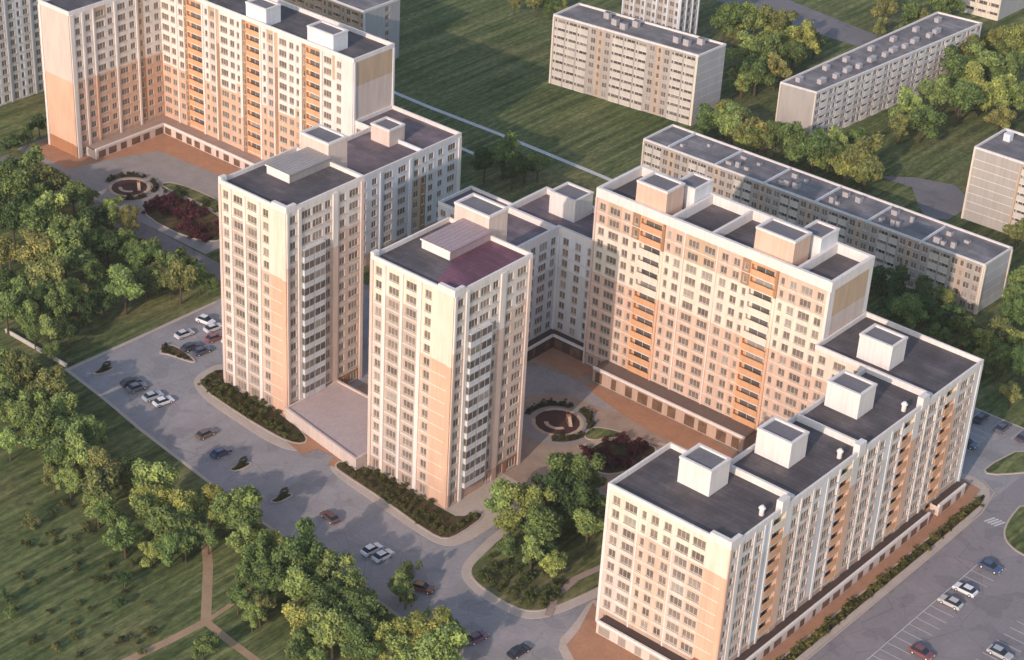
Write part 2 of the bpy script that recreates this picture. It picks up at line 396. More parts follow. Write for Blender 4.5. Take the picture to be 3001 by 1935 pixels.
TREES = {
 'park_far': [(-164.2,26.4,4.8),(-160.6,31.0,4.6),(-150.2,30.3,4.5),(-150.0,21.3,5.0),(-140.8,30.2,4.1),(-136.0,17.6,4.9),(-139.0,8.4,4.6),(-127.9,25.5,4.0),(-119.2,14.1,4.8),(-154.7,16.1,4.1),(-121.2,33.1,2.9),(-127.5,32.5,3.3),(-127.8,-1.7,3.9)],
 'park_near': [(-118.2,0.0,5.2),(-111.4,3.6,5.2),(-103.9,-7.9,5.2),(-90.4,5.7,5.2),(-112.4,18.5,3.6),(-106.2,22.0,3.4),(-101.4,22.5,3.6),(-92.4,23.2,4.2),(-91.5,26.4,3.2),(-84.6,19.1,3.9),(-92.5,15.9,3.5),(-113.6,-12.5,4.6),(-103.0,-21.4,4.0),(-98.9,-18.0,4.2),(-95.9,-9.1,3.8),(-92.0,-5.5,3.5),(-92.5,-21.2,2.7),(-84.9,25.9,2.9)],
 'road_upper': [(-84.4,-35.1,3.4),(-75.4,-37.0,4.2),(-66.2,-39.2,4.5),(-70.5,-45.1,4.2),(-57.6,-41.1,4.1),(-50.1,-43.5,4.1),(-54.3,-48.5,4.4),(-45.1,-42.7,3.8),(-63.8,-46.1,3.7),(-41.5,-49.2,4.0),(-33.1,-48.9,4.3),(-28.2,-54.7,4.4),(-44.9,-52.5,4.0),(-31.9,-44.6,2.8)],
 'road_middle': [(-18.2,-45.9,4.8),(-16.5,-51.1,4.1),(-10.1,-47.7,4.4),(-8.3,-54.0,4.2),(-5.4,-50.1,3.8),(-3.6,-56.4,2.8),(-5.9,-39.9,3.9),(-1.3,-38.5,4.2),(2.0,-39.8,3.1)],
 'road_lower': [(13.6,-45.8,3.7),(18.9,-46.0,4.2),(21.5,-41.9,4.4),(28.5,-41.4,4.6),(26.9,-49.0,4.2),(34.3,-47.3,4.5),(37.4,-42.5,3.8),(21.4,-52.1,3.3),(15.1,-52.1,2.8),(24.4,-56.7,2.4)],
 'bottom': [(35.7,-55.3,4.4),(42.3,-54.2,4.7),(39.2,-59.9,3.5),(44.7,-48.2,4.4),(48.9,-53.7,4.2),(50.1,-47.2,3.9),(53.7,-45.6,3.5),(54.1,-41.0,4.1),(59.6,-41.5,4.2),(56.5,-34.9,2.9),(39.0,-31.0,3.0),(36.8,-26.0,2.1),(41.8,-30.7,1.6),(46.5,-30.7,1.0)],
 'lawn': [(-34.4,-68.1,1.8),(-4.6,-67.3,1.9),(-17.1,-87.7,1.5),(24.1,-71.7,2.7),(-0.3,-72.7,1.4),(-11.8,-90.6,1.7),(-24.9,-64.9,0.9),(1.9,-90.3,0.9)],
 'between': [(36.5,3.5,3.3),(42.6,5.4,4.1),(43.2,12.6,4.1),(43.3,19.9,3.9),(42.1,-0.2,3.1),(50.3,1.2,4.0),(54.2,-0.6,2.5),(49.7,13.5,4.1),(54.8,10.1,3.1),(44.0,26.0,2.4)],
 'wing_back': [(-76.5,127.8,4.5),(-74.0,133.3,5.2),(-67.9,135.7,3.7),(-65.7,138.8,4.5),(-67.8,129.9,3.7)],
 'panel_between': [(-87.8,262.3,4.9),(-82.4,271.9,5.2),(-73.7,272.8,5.2),(-61.0,270.1,5.2),(-70.8,251.4,4.8),(-63.6,251.7,5.2),(-58.6,259.1,4.7),(-56.6,235.4,4.9),(-55.1,244.2,4.4)],
 'panel_front': [(-50.0,198.8,4.2),(-43.3,201.2,5.2),(-34.4,198.6,4.9),(-29.5,201.6,4.4),(-20.0,200.8,4.8),(-12.0,199.8,5.0),(-9.5,207.6,4.3),(1.1,204.4,5.2),(4.9,201.3,4.0),(-8.7,214.7,3.8)],
 'slab_east': [(-13.5,283.8,5.2),(-16.4,298.4,5.2),(-7.6,292.4,5.2),(-6.9,261.7,5.2),(0.3,262.2,5.2),(-9.5,248.2,5.0),(-1.4,242.3,4.7),(-2.8,275.5,5.2),(5.3,274.4,5.2),(-1.1,294.2,5.2),(-11.3,319.4,5.2),(11.0,280.9,4.6),(-19.8,317.6,4.3),(-5.9,237.8,3.6),(11.8,266.0,3.4)],
 'long_east': [(58.5,155.5,2.7),(71.5,164.0,4.2),(67.2,176.4,3.8),(76.5,156.2,4.1),(78.7,145.7,3.8),(83.4,146.1,3.8),(77.0,140.4,3.2),(53.3,200.3,3.3),(88.9,136.0,3.3),(92.2,125.6,2.9),(83.0,137.1,2.9),(79.8,133.7,2.5)],
 'tall_back': [(39.5,151.5,3.2),(47.3,145.9,4.0),(54.7,147.2,4.0),(57.2,136.7,4.1),(63.4,143.0,3.7),(66.0,134.4,3.4),(70.3,141.7,3.4)],
 'far_top': [(-154.4,233.3,2.3),(-148.0,236.9,3.5),(-143.9,241.3,2.9),(-59.4,318.4,4.1),(-51.2,319.9,4.4),(-49.5,334.1,4.5),(-54.7,305.7,2.6),(-47.6,321.3,3.2),(-48.6,309.4,2.6),(-45.9,338.5,3.6)],
 'far_left': [(-188.1,55.5,2.8),(-185.4,49.0,2.8),(-184.3,41.6,3.0)],
}
TREES['park_gap'] = [(-102.0,5.5,4.2),(-97.8,-2.1,4.0),(-92.9,0.7,3.8),(-87.7,-14.4,3.5),(-90.9,-18.4,3.8),(-100.5,20.0,4.2),(-111.5,25.0,4.0),(-116.5,19.0,4.2),(-110.1,9.4,4.5),(-106.8,-13.8,4.8),(-103.9,-10.7,4.8),(-127.0,16.0,4.5),(-137.5,11.4,4.8),(-92.9,14.8,3.8),(-84.6,-22.3,2.5)]
# ------------------------------------------------------------------ the two slim towers
TZ = ('white', 4, 'pinkwhite', 'basew')
def tower(name, label, x0, y0, x1, y1, seam='seam'):
    B = Building(name, label, 'apartment tower', [(x0,y0),(x1,y0),(x1,y1),(x0,y1)], 54, 1.0, 3.3, 3.4, 'slim apartment towers')
    CZ = ('cream', 5, 'peach', 'peach')
    B.facade(0, [('p', .8, 'pinkwhite'), ('w', 2.9, ('cream', 3, 'pinkwhite', 'basew')), ('p', .8, 'white'), ('W', 4.2, ('cream', 2, 'colm', 'basew')), ('p', .7, 'white'),
                 ('W', 4.2, ('cream', 2, 'colm', 'basew')), ('p', 1., 'white'), ('w', 3.3, ('cream', 5, 'peachl', 'basew')), ('b', 4.2, CZ), ('p', 1.3, CZ)], band='bandw')
    LZ = ('white', 4, 'peachs', 'basew')
    B.facade(1, [('p', .5, LZ), ('w', 2.8, TZ), ('p', .9, 'white'), (('W', 3, 'G'), 3.2, TZ, 'grey'), (('W', 3, 'G'), 3.4, TZ, 'grey'), ('w', 2.7, LZ),
                 ('p', 1.5, LZ), ('w', 3., ('white', 3, 'peachs', 'terra')), ('W', 4., ('white', 3, 'peachs', 'terra')), ('p', .9, 'pinkwhite')], band='bandw')
    cx, cy = B.loc(x1, y0); B.corner(cx, cy, 53, 54.6, 4.6, 3)      # raised corner blocks above the parapet
    cx0, cy0 = B.loc(x0, y0); b = MB(); b.box(cx0-.1, cy0-.1, 53, cx0+.9, cy0+1.6, 54.7, 'parapet')
    B.part(b, 'corner_block')
    b = MB()                                                     # long flat metal-roofed lantern running to the stair tower
    lx0, ly0 = B.loc(x0+(x1-x0)*.18, y0+11.2); lx1, ly1 = B.loc(x0+(x1-x0)*.52, y1)
    b.box(lx0, ly0, 52.9, lx1, ly1, 55.0, seam, bottom=False)
    b.face([(lx0, ly0-.02, 52.9), (lx1, ly0-.02, 52.9), (lx1, ly0-.02, 55), (lx0, ly0-.02, 55)], 'parapet')
    o = B.part(b, 'roof_lantern')
    b = MB(); b.box(lx0-.25, ly0-.2, 55.0, lx1+.25, ly1, 55.2, seam)
    for i in range(7):
        xx = lx0+(lx1-lx0)*(i+.5)/7; b.box(xx-.06, ly0-.2, 55.2, xx+.06, ly1, 55.32, 'vent')
    b.box(lx0-.3, ly0-.3, 54.95, lx1+.3, ly0-.2, 55.3, 'parapet')
    b.build('lantern_roof', o)
    hx0, hx1 = x0+(x1-x0)*.06, x0+(x1-x0)*.48
    B.hut(hx0, y1, hx1, y1+6.2, 0, 58.2, 'pinkwhite', 'stair_tower')
    if seam != 'seam':
        b = MB(); a, c = B.loc(x0+9, y0+5.5), B.loc(x1-.45, y1-.45); b.face([(a[0]+7.4, a[1]-3, 53.01), (c[0], a[1]-3, 53.01), (c[0], c[1], 53.01), (a[0]-1, c[1], 53.01)], 'roofmaroon'); B.part(b, 'roof_membrane')
    B.finish('pinkwhite')
    return B
plaster('pavecourt', (.35, .26, .20), .3); plaster('bandw', (.76, .66, .56)); plaster('peachl', (.68, .47, .36)); plaster('peachs', (.66, .50, .41))
tower('apartment_tower', 'front slim cream and peach tower beside the green kerbed tree bed', 0, 0, 23.8, 24.8, 'seampink')
tower('apartment_tower', 'rear slim cream and peach tower beside the teardrop island parking', -49, 1.4, -27.2, 26)

# ------------------------------------------------------------------ tall orange-striped block with sunken roofs
B = Building('apartment_block', 'tall cream block with orange loggia stripes and deep white-walled sunken roofs', 'apartment block',
             [(6.5,69.6),(71,69.6),(71,86.8),(6.5,86.8)], 48, 2.4, 3.3, 3.6, 'blocks of the courtyard estate', pt=.8)
Z = ('cream', 6, 'peachl', 'basew', 'peachl', 2); ZB = ('cream', 6, 'peachl', 'basew', 'tan', 2); ZL = ('cream', 6, 'orange', 'basew', 'orange', 2); ZN = ('cream', 6, 'peach', 'basew', 'brown', 2)
B.facade(0, [('p', .5, 'pinkwhite'), ('w', 3.2, Z), ('W', 4, ZB), ('w', 3.2, Z), ('n', 2.2, ZN), ('L', 6.6, ZL, ZL), ('p', .6, ZN), ('n', 2.2, Z), ('w', 3.2, Z), ('p', .3, 'white'), ('W', 4.4, ZB), ('W', 4.4, ZB),
             ('p', .3, 'white'), ('w', 3.4, Z), ('w', 3, Z), ('n', 2.2, ZN), ('L', 6.8, ZL, ZL), ('p', .6, ZN), ('n', 2.2, Z), ('w', 3.2, Z), ('W', 3.8, Z), ('w', 3.2, Z), ('p', .8, 'white')], band='bandw')
B.facade(1, [('b', 1.6, 'parapet'), ('b', 13, ('tan', 2, 'pinkwhite')), ('b', 1.6, 'parapet')], z0=0)
for (x0, y0, x1, y1, zt, m) in ((17, 70.6, 25.6, 77.2, 53.2, 'peachl'), (49.6, 71, 59.8, 77.4, 53.2, 'peachl')):
    B.hut(x0, y0, x1, y1, 45.6, zt, m)
for (x0, x1) in ((21.5, 27.2), (55.5, 61.4)): B.hut(x0, 79.4, x1, 86.6, 45.6, 51.4, 'lightgrey')
for xx in (27.4, 38.6, 61.4):
    b = MB(); a = B.loc(xx, 70.4); c = B.loc(xx+.7, 86); b.box(a[0], a[1], 45.6, c[0], c[1], 47.9, 'parapet'); B.part(b, 'cross_wall')
B.strip([(13.5, 69.6), (57.5, 69.6)], 5.2, 4.2, 'basew', 'canroof')
B.finish('pinkwhite')

# ------------------------------------------------------------------ corner wing in the shade of the front tower
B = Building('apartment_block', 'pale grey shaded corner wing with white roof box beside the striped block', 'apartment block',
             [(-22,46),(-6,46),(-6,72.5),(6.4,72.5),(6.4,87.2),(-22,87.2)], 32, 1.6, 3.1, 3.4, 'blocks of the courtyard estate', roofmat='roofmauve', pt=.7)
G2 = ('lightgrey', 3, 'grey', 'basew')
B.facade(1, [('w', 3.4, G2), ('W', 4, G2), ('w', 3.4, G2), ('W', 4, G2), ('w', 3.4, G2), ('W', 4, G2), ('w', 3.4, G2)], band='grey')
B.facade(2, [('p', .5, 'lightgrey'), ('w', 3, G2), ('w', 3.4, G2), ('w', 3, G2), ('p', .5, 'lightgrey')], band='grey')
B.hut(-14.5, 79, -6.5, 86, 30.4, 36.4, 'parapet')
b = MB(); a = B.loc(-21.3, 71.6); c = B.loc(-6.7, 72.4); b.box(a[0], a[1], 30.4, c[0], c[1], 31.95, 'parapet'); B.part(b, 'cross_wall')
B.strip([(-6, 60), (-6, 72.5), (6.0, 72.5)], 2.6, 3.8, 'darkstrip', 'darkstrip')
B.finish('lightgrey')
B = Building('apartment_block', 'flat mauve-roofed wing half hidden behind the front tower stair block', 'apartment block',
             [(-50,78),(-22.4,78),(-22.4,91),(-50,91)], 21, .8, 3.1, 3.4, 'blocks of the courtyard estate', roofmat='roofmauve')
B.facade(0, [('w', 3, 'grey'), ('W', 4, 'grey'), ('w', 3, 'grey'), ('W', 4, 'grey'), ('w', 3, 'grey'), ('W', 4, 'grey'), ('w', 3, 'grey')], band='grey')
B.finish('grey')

# ------------------------------------------------------------------ long stepped front block with four roof huts
B = Building('apartment_block', 'long nearest block with four white roof huts and a dark canopy', 'apartment block',
             [(71.6,-7.8),(100.6,-7.8),(100.6,86.6),(71.2,86.6),(71.2,66),(84,66),(84,12.4),(71.6,12.4)], 34.1, 1.1, 3.25, 3.9, 'blocks of the courtyard estate', pil=.14)
Z = ('cream', 2, 'pinkwhite', 'basew'); ZC = ('cream', 2, 'peach', 'terra'); ZD = ('cream', 2, 'peachl', 'basew')
B.facade(0, [('p', .7, 'white'), ('w', 3.4, Z), ('W', 3.8, Z), ('p', .3, 'white'), ('n', 2.2, ZD), ('w', 3.1, ZD), ('w', 3.1, ZD), ('p', .3, 'white'), ('W', 3.7, Z), ('W', 3.9, ZD), ('b', 4.0, ZC), ('p', 1.2, ZC)], band='bandw')
S = ('white', 2, 'pinkwhite', 'basew'); SP = ('white', 2, 'peach', 'basew'); SO = ('cream', 1, 'orange', 'terra'); SG = ('lightgrey', 2, 'grey', 'basew')
seg = [('L', 4.1, ('cream', 1, 'peach', 'basew'), ('cream', 1, 'orange')), ('p', 2.3, SP), ('w', 2.9, S), ('p', .5, 'white'), ('W', 3.7, S), ('p', .7, 'white'), ('w', 2.6, S), ('b', 1.7, SG), ('p', .8, 'white'), ('W', 3.3, S), ('p', .6, SG)]
B.facade(1, [('p', .4, 'peach'), ('n', 2.4, S), ('p', 1.1, 'white'), ('W', 3.8, S), ('p', .5, 'white'), ('w', 2.8, S), ('p', .6, SG), ('b', 1.5, SG), ('p', .6, 'white')] + seg + seg + seg[:-4] +
         [('L', 4.1, ('cream', 1, 'peach', 'basew'), ('cream', 1, 'orange')), ('p', 1.6, SP), ('W', 3.7, S), ('w', 2.9, S), ('b', 1.4, 'white'), ('p', .9, 'lightgrey')])
B.facade(4, [('w', 3.4, ZD), ('W', 4, ZD), ('w', 3.4, ZD)], band='bandw')
for (x0, y0, x1, y1) in ((80, 3.4, 87.5, 9.8), (85, 22.6, 93.1, 28.6), (85.2, 47.8, 93.1, 54), (79.5, 69.4, 87.6, 75.4)): B.hut(x0, y0, x1, y1, 33, 39, 'parapet')
for yy in (13.4, 38.6, 65.3):
    b = MB(); a = B.loc(84.4, yy); c = B.loc(100.1, yy+.6); b.box(a[0], a[1], 33, c[0], c[1], 34.5, 'parapet'); B.part(b, 'cross_wall')
for yy in (8.7, 36.1, 60.7):
    b = MB(); a = B.loc(99.4, yy); b.box(a[0], a[1], 33, a[0]+1.4, a[1]+2.6, 35.7, 'parapet'); B.part(b, 'raised_pier')
    b = MB(); a = B.loc(98.2, yy-3); b.tube((*a, 33), (*a, 34.6), .5, .5, 'parapet', 10); b.tube((*a, 34.6), (*a, 35.2), .75, .3, 'parapet', 10); B.part(b, 'roof_vent')
a = B.loc(100.6, -7.8); B.corner(a[0], a[1], 33, 34.8, 4.8, 3.4)
B.strip([(74, -7.8), (95.5, -7.8)], 3.0, 3.3, 'pinkwhite', 'darkstrip')
B.strip([(100.6, -4), (100.6, 70)], 2.2, 3.1, 'pinkwhite', 'darkstrip')
B.strip([(100.6, 74), (100.6, 85.5)], 2.2, 3.1, 'pinkwhite', 'darkstrip')
b = MB(); a = B.loc(95.7, -7.8); b.box(a[0], a[1]-3.4, 0, a[0]+4.9, a[1]-.05, 4.6, 'terra'); B.part(b, 'porch')
B.finish('pinkwhite')

# ------------------------------------------------------------------ rear left complex
B = Building('apartment_block', 'tall cream block with three orange loggia stripes behind the round plaza', 'apartment block',
             [(-183,55),(-169.5,55),(-169.5,88.5),(-91,88.5),(-91,104.4),(-183,104.4)], 45, 1.2, 3.2, 3.8, 'blocks of the courtyard estate')
WZ = ('pinkwhite', 6, 'peach', 'terra'); WS = ('white', 6, 'peach', 'basew'); WC = ('white', 7, 'peach', 'peach'); WD = ('pinkwhite', 8, 'peach', 'peach', 'tan', 1)
B.facade(0, [('p', .8, 'white'), ('b', 11.5, WZ), ('p', 1.2, WZ)])
B.facade(1, [('p', 1.2, 'white'), ('w', 2.6, WS), ('p', .6, 'white'), ('w', 3, WS), ('p', .4, WS), ('W', 4, ('white', 6, 'peach', 'basew', 'tan', 1)), ('w', 2.6, WS), ('p', .6, 'white'), ('W', 4, WS), ('w', 2.6, WS), ('p', .6, 'white'), ('n', 2, ('tan', 6, 'brown', 'basew')), ('w', 3, WS), ('w', 3, WS)])
LO = ('orange', 20, 'orange', 'orange')
grp = [('p', .6, 'white'), ('n', 2, WC), ('w', 2.8, WD), ('p', .4, 'white'), ('b', 1., ('tan', 3, 'brown')), ('W', 3.6, WC), ('w', 2.8, WC), ('n', 1.8, ('white', 6, 'peach')), ('p', .9, ('white', 9, 'peachl'))]
B.facade(2, [('W', 3.4, WC), ('w', 2.8, WC), ('p', .5, 'white'), ('w', 2.6, WC), ('n', 1.2, 'brown'), ('L', 6.2, LO, 'orange')] + grp + [('n', 1.2, 'brown'), ('L', 5.4, LO, 'orange')] + grp + [('n', 1.2, 'brown'), ('L', 5.4, LO, 'orange')] +
         [('p', .8, 'white'), ('W', 3.4, WC), ('b', 1.0, ('tan', 2, 'white')), ('w', 2.8, 'white'), ('b', 3, 'white'), ('p', .8, 'white')])
B.facade(3, [('p', .6, 'lightgrey'), ('b', 14, ('tan', 2, 'pinkwhite')), ('p', .6, 'lightgrey')])
B.hut(-109.6, 86.9+2.5, -99.6, 95, 43.8, 49, 'lightgrey'); B.hut(-134, 89.4, -125.8, 95, 43.8, 49, 'lightgrey'); B.hut(-160, 89.4, -151.8, 95, 43.8, 49, 'lightgrey')
B.strip([(-169.5, 58), (-169.5, 88.5), (-97, 88.5)], 4.5, 3.4, 'pinkwhite', 'pavepink')
B.finish('lightgrey')
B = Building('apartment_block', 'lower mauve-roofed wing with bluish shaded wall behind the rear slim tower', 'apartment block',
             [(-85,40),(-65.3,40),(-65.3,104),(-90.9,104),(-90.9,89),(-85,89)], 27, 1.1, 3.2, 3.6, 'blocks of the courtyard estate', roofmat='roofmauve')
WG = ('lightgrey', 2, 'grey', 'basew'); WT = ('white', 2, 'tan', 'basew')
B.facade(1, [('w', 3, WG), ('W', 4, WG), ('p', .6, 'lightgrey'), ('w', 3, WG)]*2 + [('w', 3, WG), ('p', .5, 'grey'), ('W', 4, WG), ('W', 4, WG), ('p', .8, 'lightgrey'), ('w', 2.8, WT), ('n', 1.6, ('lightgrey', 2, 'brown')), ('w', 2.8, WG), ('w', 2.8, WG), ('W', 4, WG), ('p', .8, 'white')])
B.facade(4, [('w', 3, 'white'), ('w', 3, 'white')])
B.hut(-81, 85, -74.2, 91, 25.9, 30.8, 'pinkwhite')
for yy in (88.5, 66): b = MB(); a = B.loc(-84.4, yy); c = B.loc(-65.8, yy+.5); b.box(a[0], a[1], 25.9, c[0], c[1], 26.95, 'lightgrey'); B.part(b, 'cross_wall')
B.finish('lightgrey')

# ------------------------------------------------------------------ entrance terrace between the towers
t = thing('entrance_terrace', 'flat pink terrace block with orange front joining the feet of the two slim towers', 'terrace', (-13, 4, 0))
poly = [(-26.8+13, .2-4), (-.3+13, -3.6-4), (-.3+13, 17.5-4), (-26.8+13, 17.5-4)]
b = MB(); b.prism(poly, 0, 2.9, 'pinkwhite', 'terrace'); b.build('wall', t)
b = MB(); b.ring(inset(poly, -.08), inset(poly, .45), 2.9, 3.3, 'pinkwhite'); b.build('parapet', t)

# ------------------------------------------------------------------ panel housing behind
GP = 'older panel blocks beyond the lawn'
def rep(n, *c): return list(c)*n
B = Building('panel_block', 'beige panel block on the dark lawn with rows of pale balconies', 'panel block', [(-109,197),(-57.5,203),(-57,216.5),(-109.5,210.5)], 23.2, .6, 2.75, 3, GP, 'roofpanel')
B.facade(0, [('p', .5, 'cream')]+rep(3, ('L', 3.4, 'panel', 'creamp'))+[('w', 2.6, 'panel'), ('n', 1.6, 'tan'), ('w', 2.6, 'panel')]+rep(3, ('L', 3.4, 'panel', 'creamp'))+[('w', 2.6, 'panel'), ('n', 1.6, 'tan'), ('w', 2.6, 'panel'), ('L', 3.4, 'panel', 'creamp'), ('L', 3.4, 'panel', 'creamp'), ('p', .6, 'cream')])
B.facade(1, [('b', 13, 'panelgrey')], band='grey')
for i, (fx, fy) in enumerate(((-92, 204.5), (-88, 203.6), (-86.5, 208), (-70, 206.8), (-66.5, 207.2), (-64, 211), (-97, 207))):
    a = B.loc(fx, fy); b = MB(); b.box(a[0], a[1], 22.6, a[0]+2, a[1]+1.6, 24.6, 'vent', 'hutroof'); B.part(b, 'roof_vent')
B.finish('panel')
B = Building('panel_block', 'very long low panel block half shaded by the striped block', 'panel block', [(-44,159),(63.5,161),(63.8,174.8),(-44,173)], 14.6, .5, 2.75, 2.6, GP, 'roofpanel')
sg = [('L', 3.2, 'panel', 'creamp'), ('L', 3.2, 'panel', 'creamp'), ('w', 2.6, 'panel'), ('n', 1.8, 'tan'), ('w', 2.6, 'panel'), ('w', 2.6, 'panel')]
B.facade(0, [('p', .5, 'cream')]+sg*7+[('p', .5, 'cream')]); B.facade(1, [('p', .5, 'cream'), ('b', 12, 'panelgrey'), ('p', .5, 'cream')], band='grey')
for i in range(6):
    for (dx, dy) in ((0, 2.5), (2.6, 2.7), (5.2, 3.0), (.6, 8.4), (6, 8)):
        if random.random() < .25: continue
        a = B.loc(-34+i*16.2+dx+random.uniform(-.7, .7), 160.5+dy+.3*i/5); b = MB(); b.box(a[0], a[1], 14.1, a[0]+random.uniform(.8, 1.9), a[1]+random.uniform(.8, 1.8), 14.9+random.uniform(0, 1), 'vent', 'hutroof'); B.part(b, 'roof_vent')
    b = MB(); a = B.loc(-36+i*16.2, 159.8); b.box(a[0], a[1], 14.1, a[0]+.35, a[1]+13, 14.8, 'lightgrey'); B.part(b, 'cross_wall')
B.finish('panel')
B = Building('panel_block', 'receding panel block among trees with blank beige end and white balconies', 'panel block', [(-37,217.5),(-25,219),(-18.3,306),(-33.5,304)], 16.6, .5, 2.75, 3, GP, 'roofpanel')
B.facade(0, [('p', .4, 'cream'), ('b', 11, 'panel'), ('p', .4, 'cream')], band='panel')
B.facade(1, [('w', 2.6, 'grey')]+rep(6, ('L', 3.4, 'grey', 'white'), ('w', 2.6, 'grey'), ('n', 1.8, 'grey'), ('L', 3.4, 'grey', 'white'), ('w', 2.6, 'grey')))
for i in range(7):
    for (dx, dy, w_) in ((2, 6, 2.2), (8.3, 4, 1.8), (8.0, 9.5, 3.2)):
        if random.random() < .2: continue
        fx, fy = -36.5+i*.75+dx*.9, 217+i*12+dy+random.uniform(-1.5, 1.5); a = B.loc(fx, fy); b = MB(); b.box(a[0], a[1], 16.1, a[0]+1.5, a[1]+w_, 17.5, 'vent'); B.part(b, 'roof_vent')
B.finish('panelgrey')
B = Building('panel_block', 'beige panel block cut off by the right edge beside the shaded back road', 'panel block', [(33,207.5),(84,209),(84,226),(33,225)], 22.2, .6, 2.75, 3, GP, 'roofpanel')
B.facade(0, [('p', .5, 'cream'), ('b', 11, 'panel'), ('p', .4, 'tan')]+rep(5, ('L', 3.2, 'panel', 'creamp'), ('w', 2.8, 'panel')), band='cream')
a = B.loc(36, 218); b = MB(); b.box(a[0], a[1], 21.6, a[0]+2, a[1]+2, 23.8, 'lightgrey'); B.part(b, 'roof_vent')
B.finish('panel')
B = Building('panel_tower', 'grey ribbed tower standing behind the beige panel block on the lawn', 'panel block', [(-114,240),(-92,241.3),(-92,252),(-114,251)], 46, .8, 2.8, 3, GP, 'roofpanel')
B.facade(0, rep(5, ('p', .5, 'lightgrey'), ('w', 2.4, 'panelgrey'), ('n', 1.7, 'grey'))+[('p', .5, 'lightgrey')]); B.facade(1, rep(3, ('p', .5, 'lightgrey'), ('w', 2.8, 'panelgrey'))+[('p', .5, 'lightgrey')])
B.finish('panelgrey')
B = Building('panel_block', 'tan panel block with blue-grey end just behind the tall rear block', 'panel block', [(-214,160.5),(-156.3,160.5),(-156.3,177.4),(-214,177.4)], 20.6, .8, 2.75, 3, GP, 'roofpanel')
B.facade(0, rep(7, ('w', 2.6, 'tan'), ('L', 3.2, 'tan', 'tan'), ('n', 1.8, 'tan'))); B.facade(1, [('p', .5, 'lightgrey'), ('b', 8, 'panelgrey'), ('w', 2.6, 'panelgrey'), ('b', 4, 'panelgrey')])
B.finish('panelgrey')
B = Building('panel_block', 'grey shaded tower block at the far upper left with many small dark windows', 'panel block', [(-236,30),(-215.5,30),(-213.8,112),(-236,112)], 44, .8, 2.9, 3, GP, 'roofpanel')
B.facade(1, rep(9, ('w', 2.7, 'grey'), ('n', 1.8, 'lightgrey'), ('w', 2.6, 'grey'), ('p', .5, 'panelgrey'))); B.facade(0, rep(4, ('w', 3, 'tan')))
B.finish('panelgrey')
B = Building('panel_block', 'small sunlit cream block peeking in at the top right edge', 'panel block', [(-52,350),(-34.5,351.5),(-34,372),(-52,371)], 10, .5, 2.75, 2.8, GP, 'roofpanel')
B.facade(0, rep(4, ('L', 3, 'cream', 'cream'))); B.facade(1, [('b', 10, 'panelgrey')]); B.finish('panelgrey')

# ------------------------------------------------------------------ ground and paving
def sheet(name, poly, z, mat, kind='structure'):
    b = MB(); b.face([(p[0], p[1], z) for p in ccw(poly)], mat); o = b.build(name); o['kind'] = kind; return o
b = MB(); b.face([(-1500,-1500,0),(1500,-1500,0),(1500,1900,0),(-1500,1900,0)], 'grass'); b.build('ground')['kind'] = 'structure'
sheet('parking_road', [(-80.4,-21.4),(-62,-23.6),(-47.5,-26),(-19,-29.4),(2.7,-31.7),(26.7,-33),(45,-34.6),(62,-36.2),(90,-38),(109,-38),(109,119.5),(86,119.5),(72,100),(-25,100),(-58,60),(-79,60)], .03, 'asphalt')
sheet('parking_lot', [(108.4,-38),(175,-38),(175,119.5),(108.4,119.5)], .05, 'asphalt_lot')
sheet('estate_road', [(-186,34.6),(-79,34.6),(-79,40.5),(-186,42.5)], .04, 'asphalt_back')
sheet('terracotta_paving', [(-27,.2),(-21,-6),(-13.4,-7.6),(-12.6,-3.4),(-7.8,-3),(-6.5,-6.4),(0,-4),(0,-3)], .125, 'paveor')
sheet('round_plaza', [(-187,46),(-168,46),(-158,41.5),(-100,41.5),(-100,76),(-92,88),(-187,90)], .05, 'pavegrey')
sheet('terracotta_paving', [(-186,48.5),(-166,48),(-163,60),(-157,75),(-122,77.5),(-112,80),(-100,81),(-98,86),(-186,86)], .07, 'paveor')
sheet('courtyard_paving', [(-25,19),(34,19),(36,30),(71,30),(71,67),(-25,67)], .06, 'pavecourt')
sheet('courtyard_road', smooth([(-9,27),(4,27),(5,46),(12,55.5),(26,56.5),(28,61),(10,62),(-6,60)], 2), .08, 'asphalt')
sheet('orange_paving', smooth([(14,61),(30,57),(60,55),(60,64),(14,64)], 1), .09, 'paveor')
sheet('orange_paving', [(-2.5,62.5),(10,63.5),(13,69),(6,72),(-5,70)], .085, 'paveor')
def strip_path(name, pts, w, z, mat):
    b = MB(); P = [Vector(p) for p in pts]
    L = []; R = []
    for i, p in enumerate(P):
        d = (P[min(i+1, len(P)-1)]-P[max(i-1, 0)]).normalized(); n = Vector((-d.y, d.x))*w/2; L.append(p+n); R.append(p-n)
    for i in range(len(P)-1): b.face([(*R[i], z), (*R[i+1], z), (*L[i+1], z), (*L[i], z)], mat)
    o = b.build(name); o['kind'] = 'structure'; return o
strip_path('dirt_path', [(-9.5,-37), (-9.6,-40.6), (-4.5,-45), (2.1,-50.4), (9,-57), (15.5,-63.2)], 2.1, .02, 'dirtpath')
strip_path('dirt_path', [(15.5,-63.2), (14.8,-72), (13.6,-82), (13,-95), (11,-130)], 1.9, .024, 'dirtpath')
strip_path('dirt_path', [(15.5,-63.2), (23,-64), (31.6,-64.5), (60,-66)], 1.8, .028, 'dirtpath')
strip_path('dirt_path', [(15.5,-63.2), (15.2,-57), (14.3,-50), (13,-44)], 1.1, .032, 'dirtpath')
strip_path('footpath', [(-150,156), (-123,155.4), (-94,156), (-55,155.4), (-48,155)], 1.7, .03, 'markw')
strip_path('footpath', [(-97,140.3), (-86,139.9)], 1.5, .03, 'markw')
sheet('back_road', [(-190,296),(-95,295.5),(-56,295.5),(-40,300),(-40,309),(-61,309.5),(-96,315),(-190,318)], .03, 'asphalt_back')
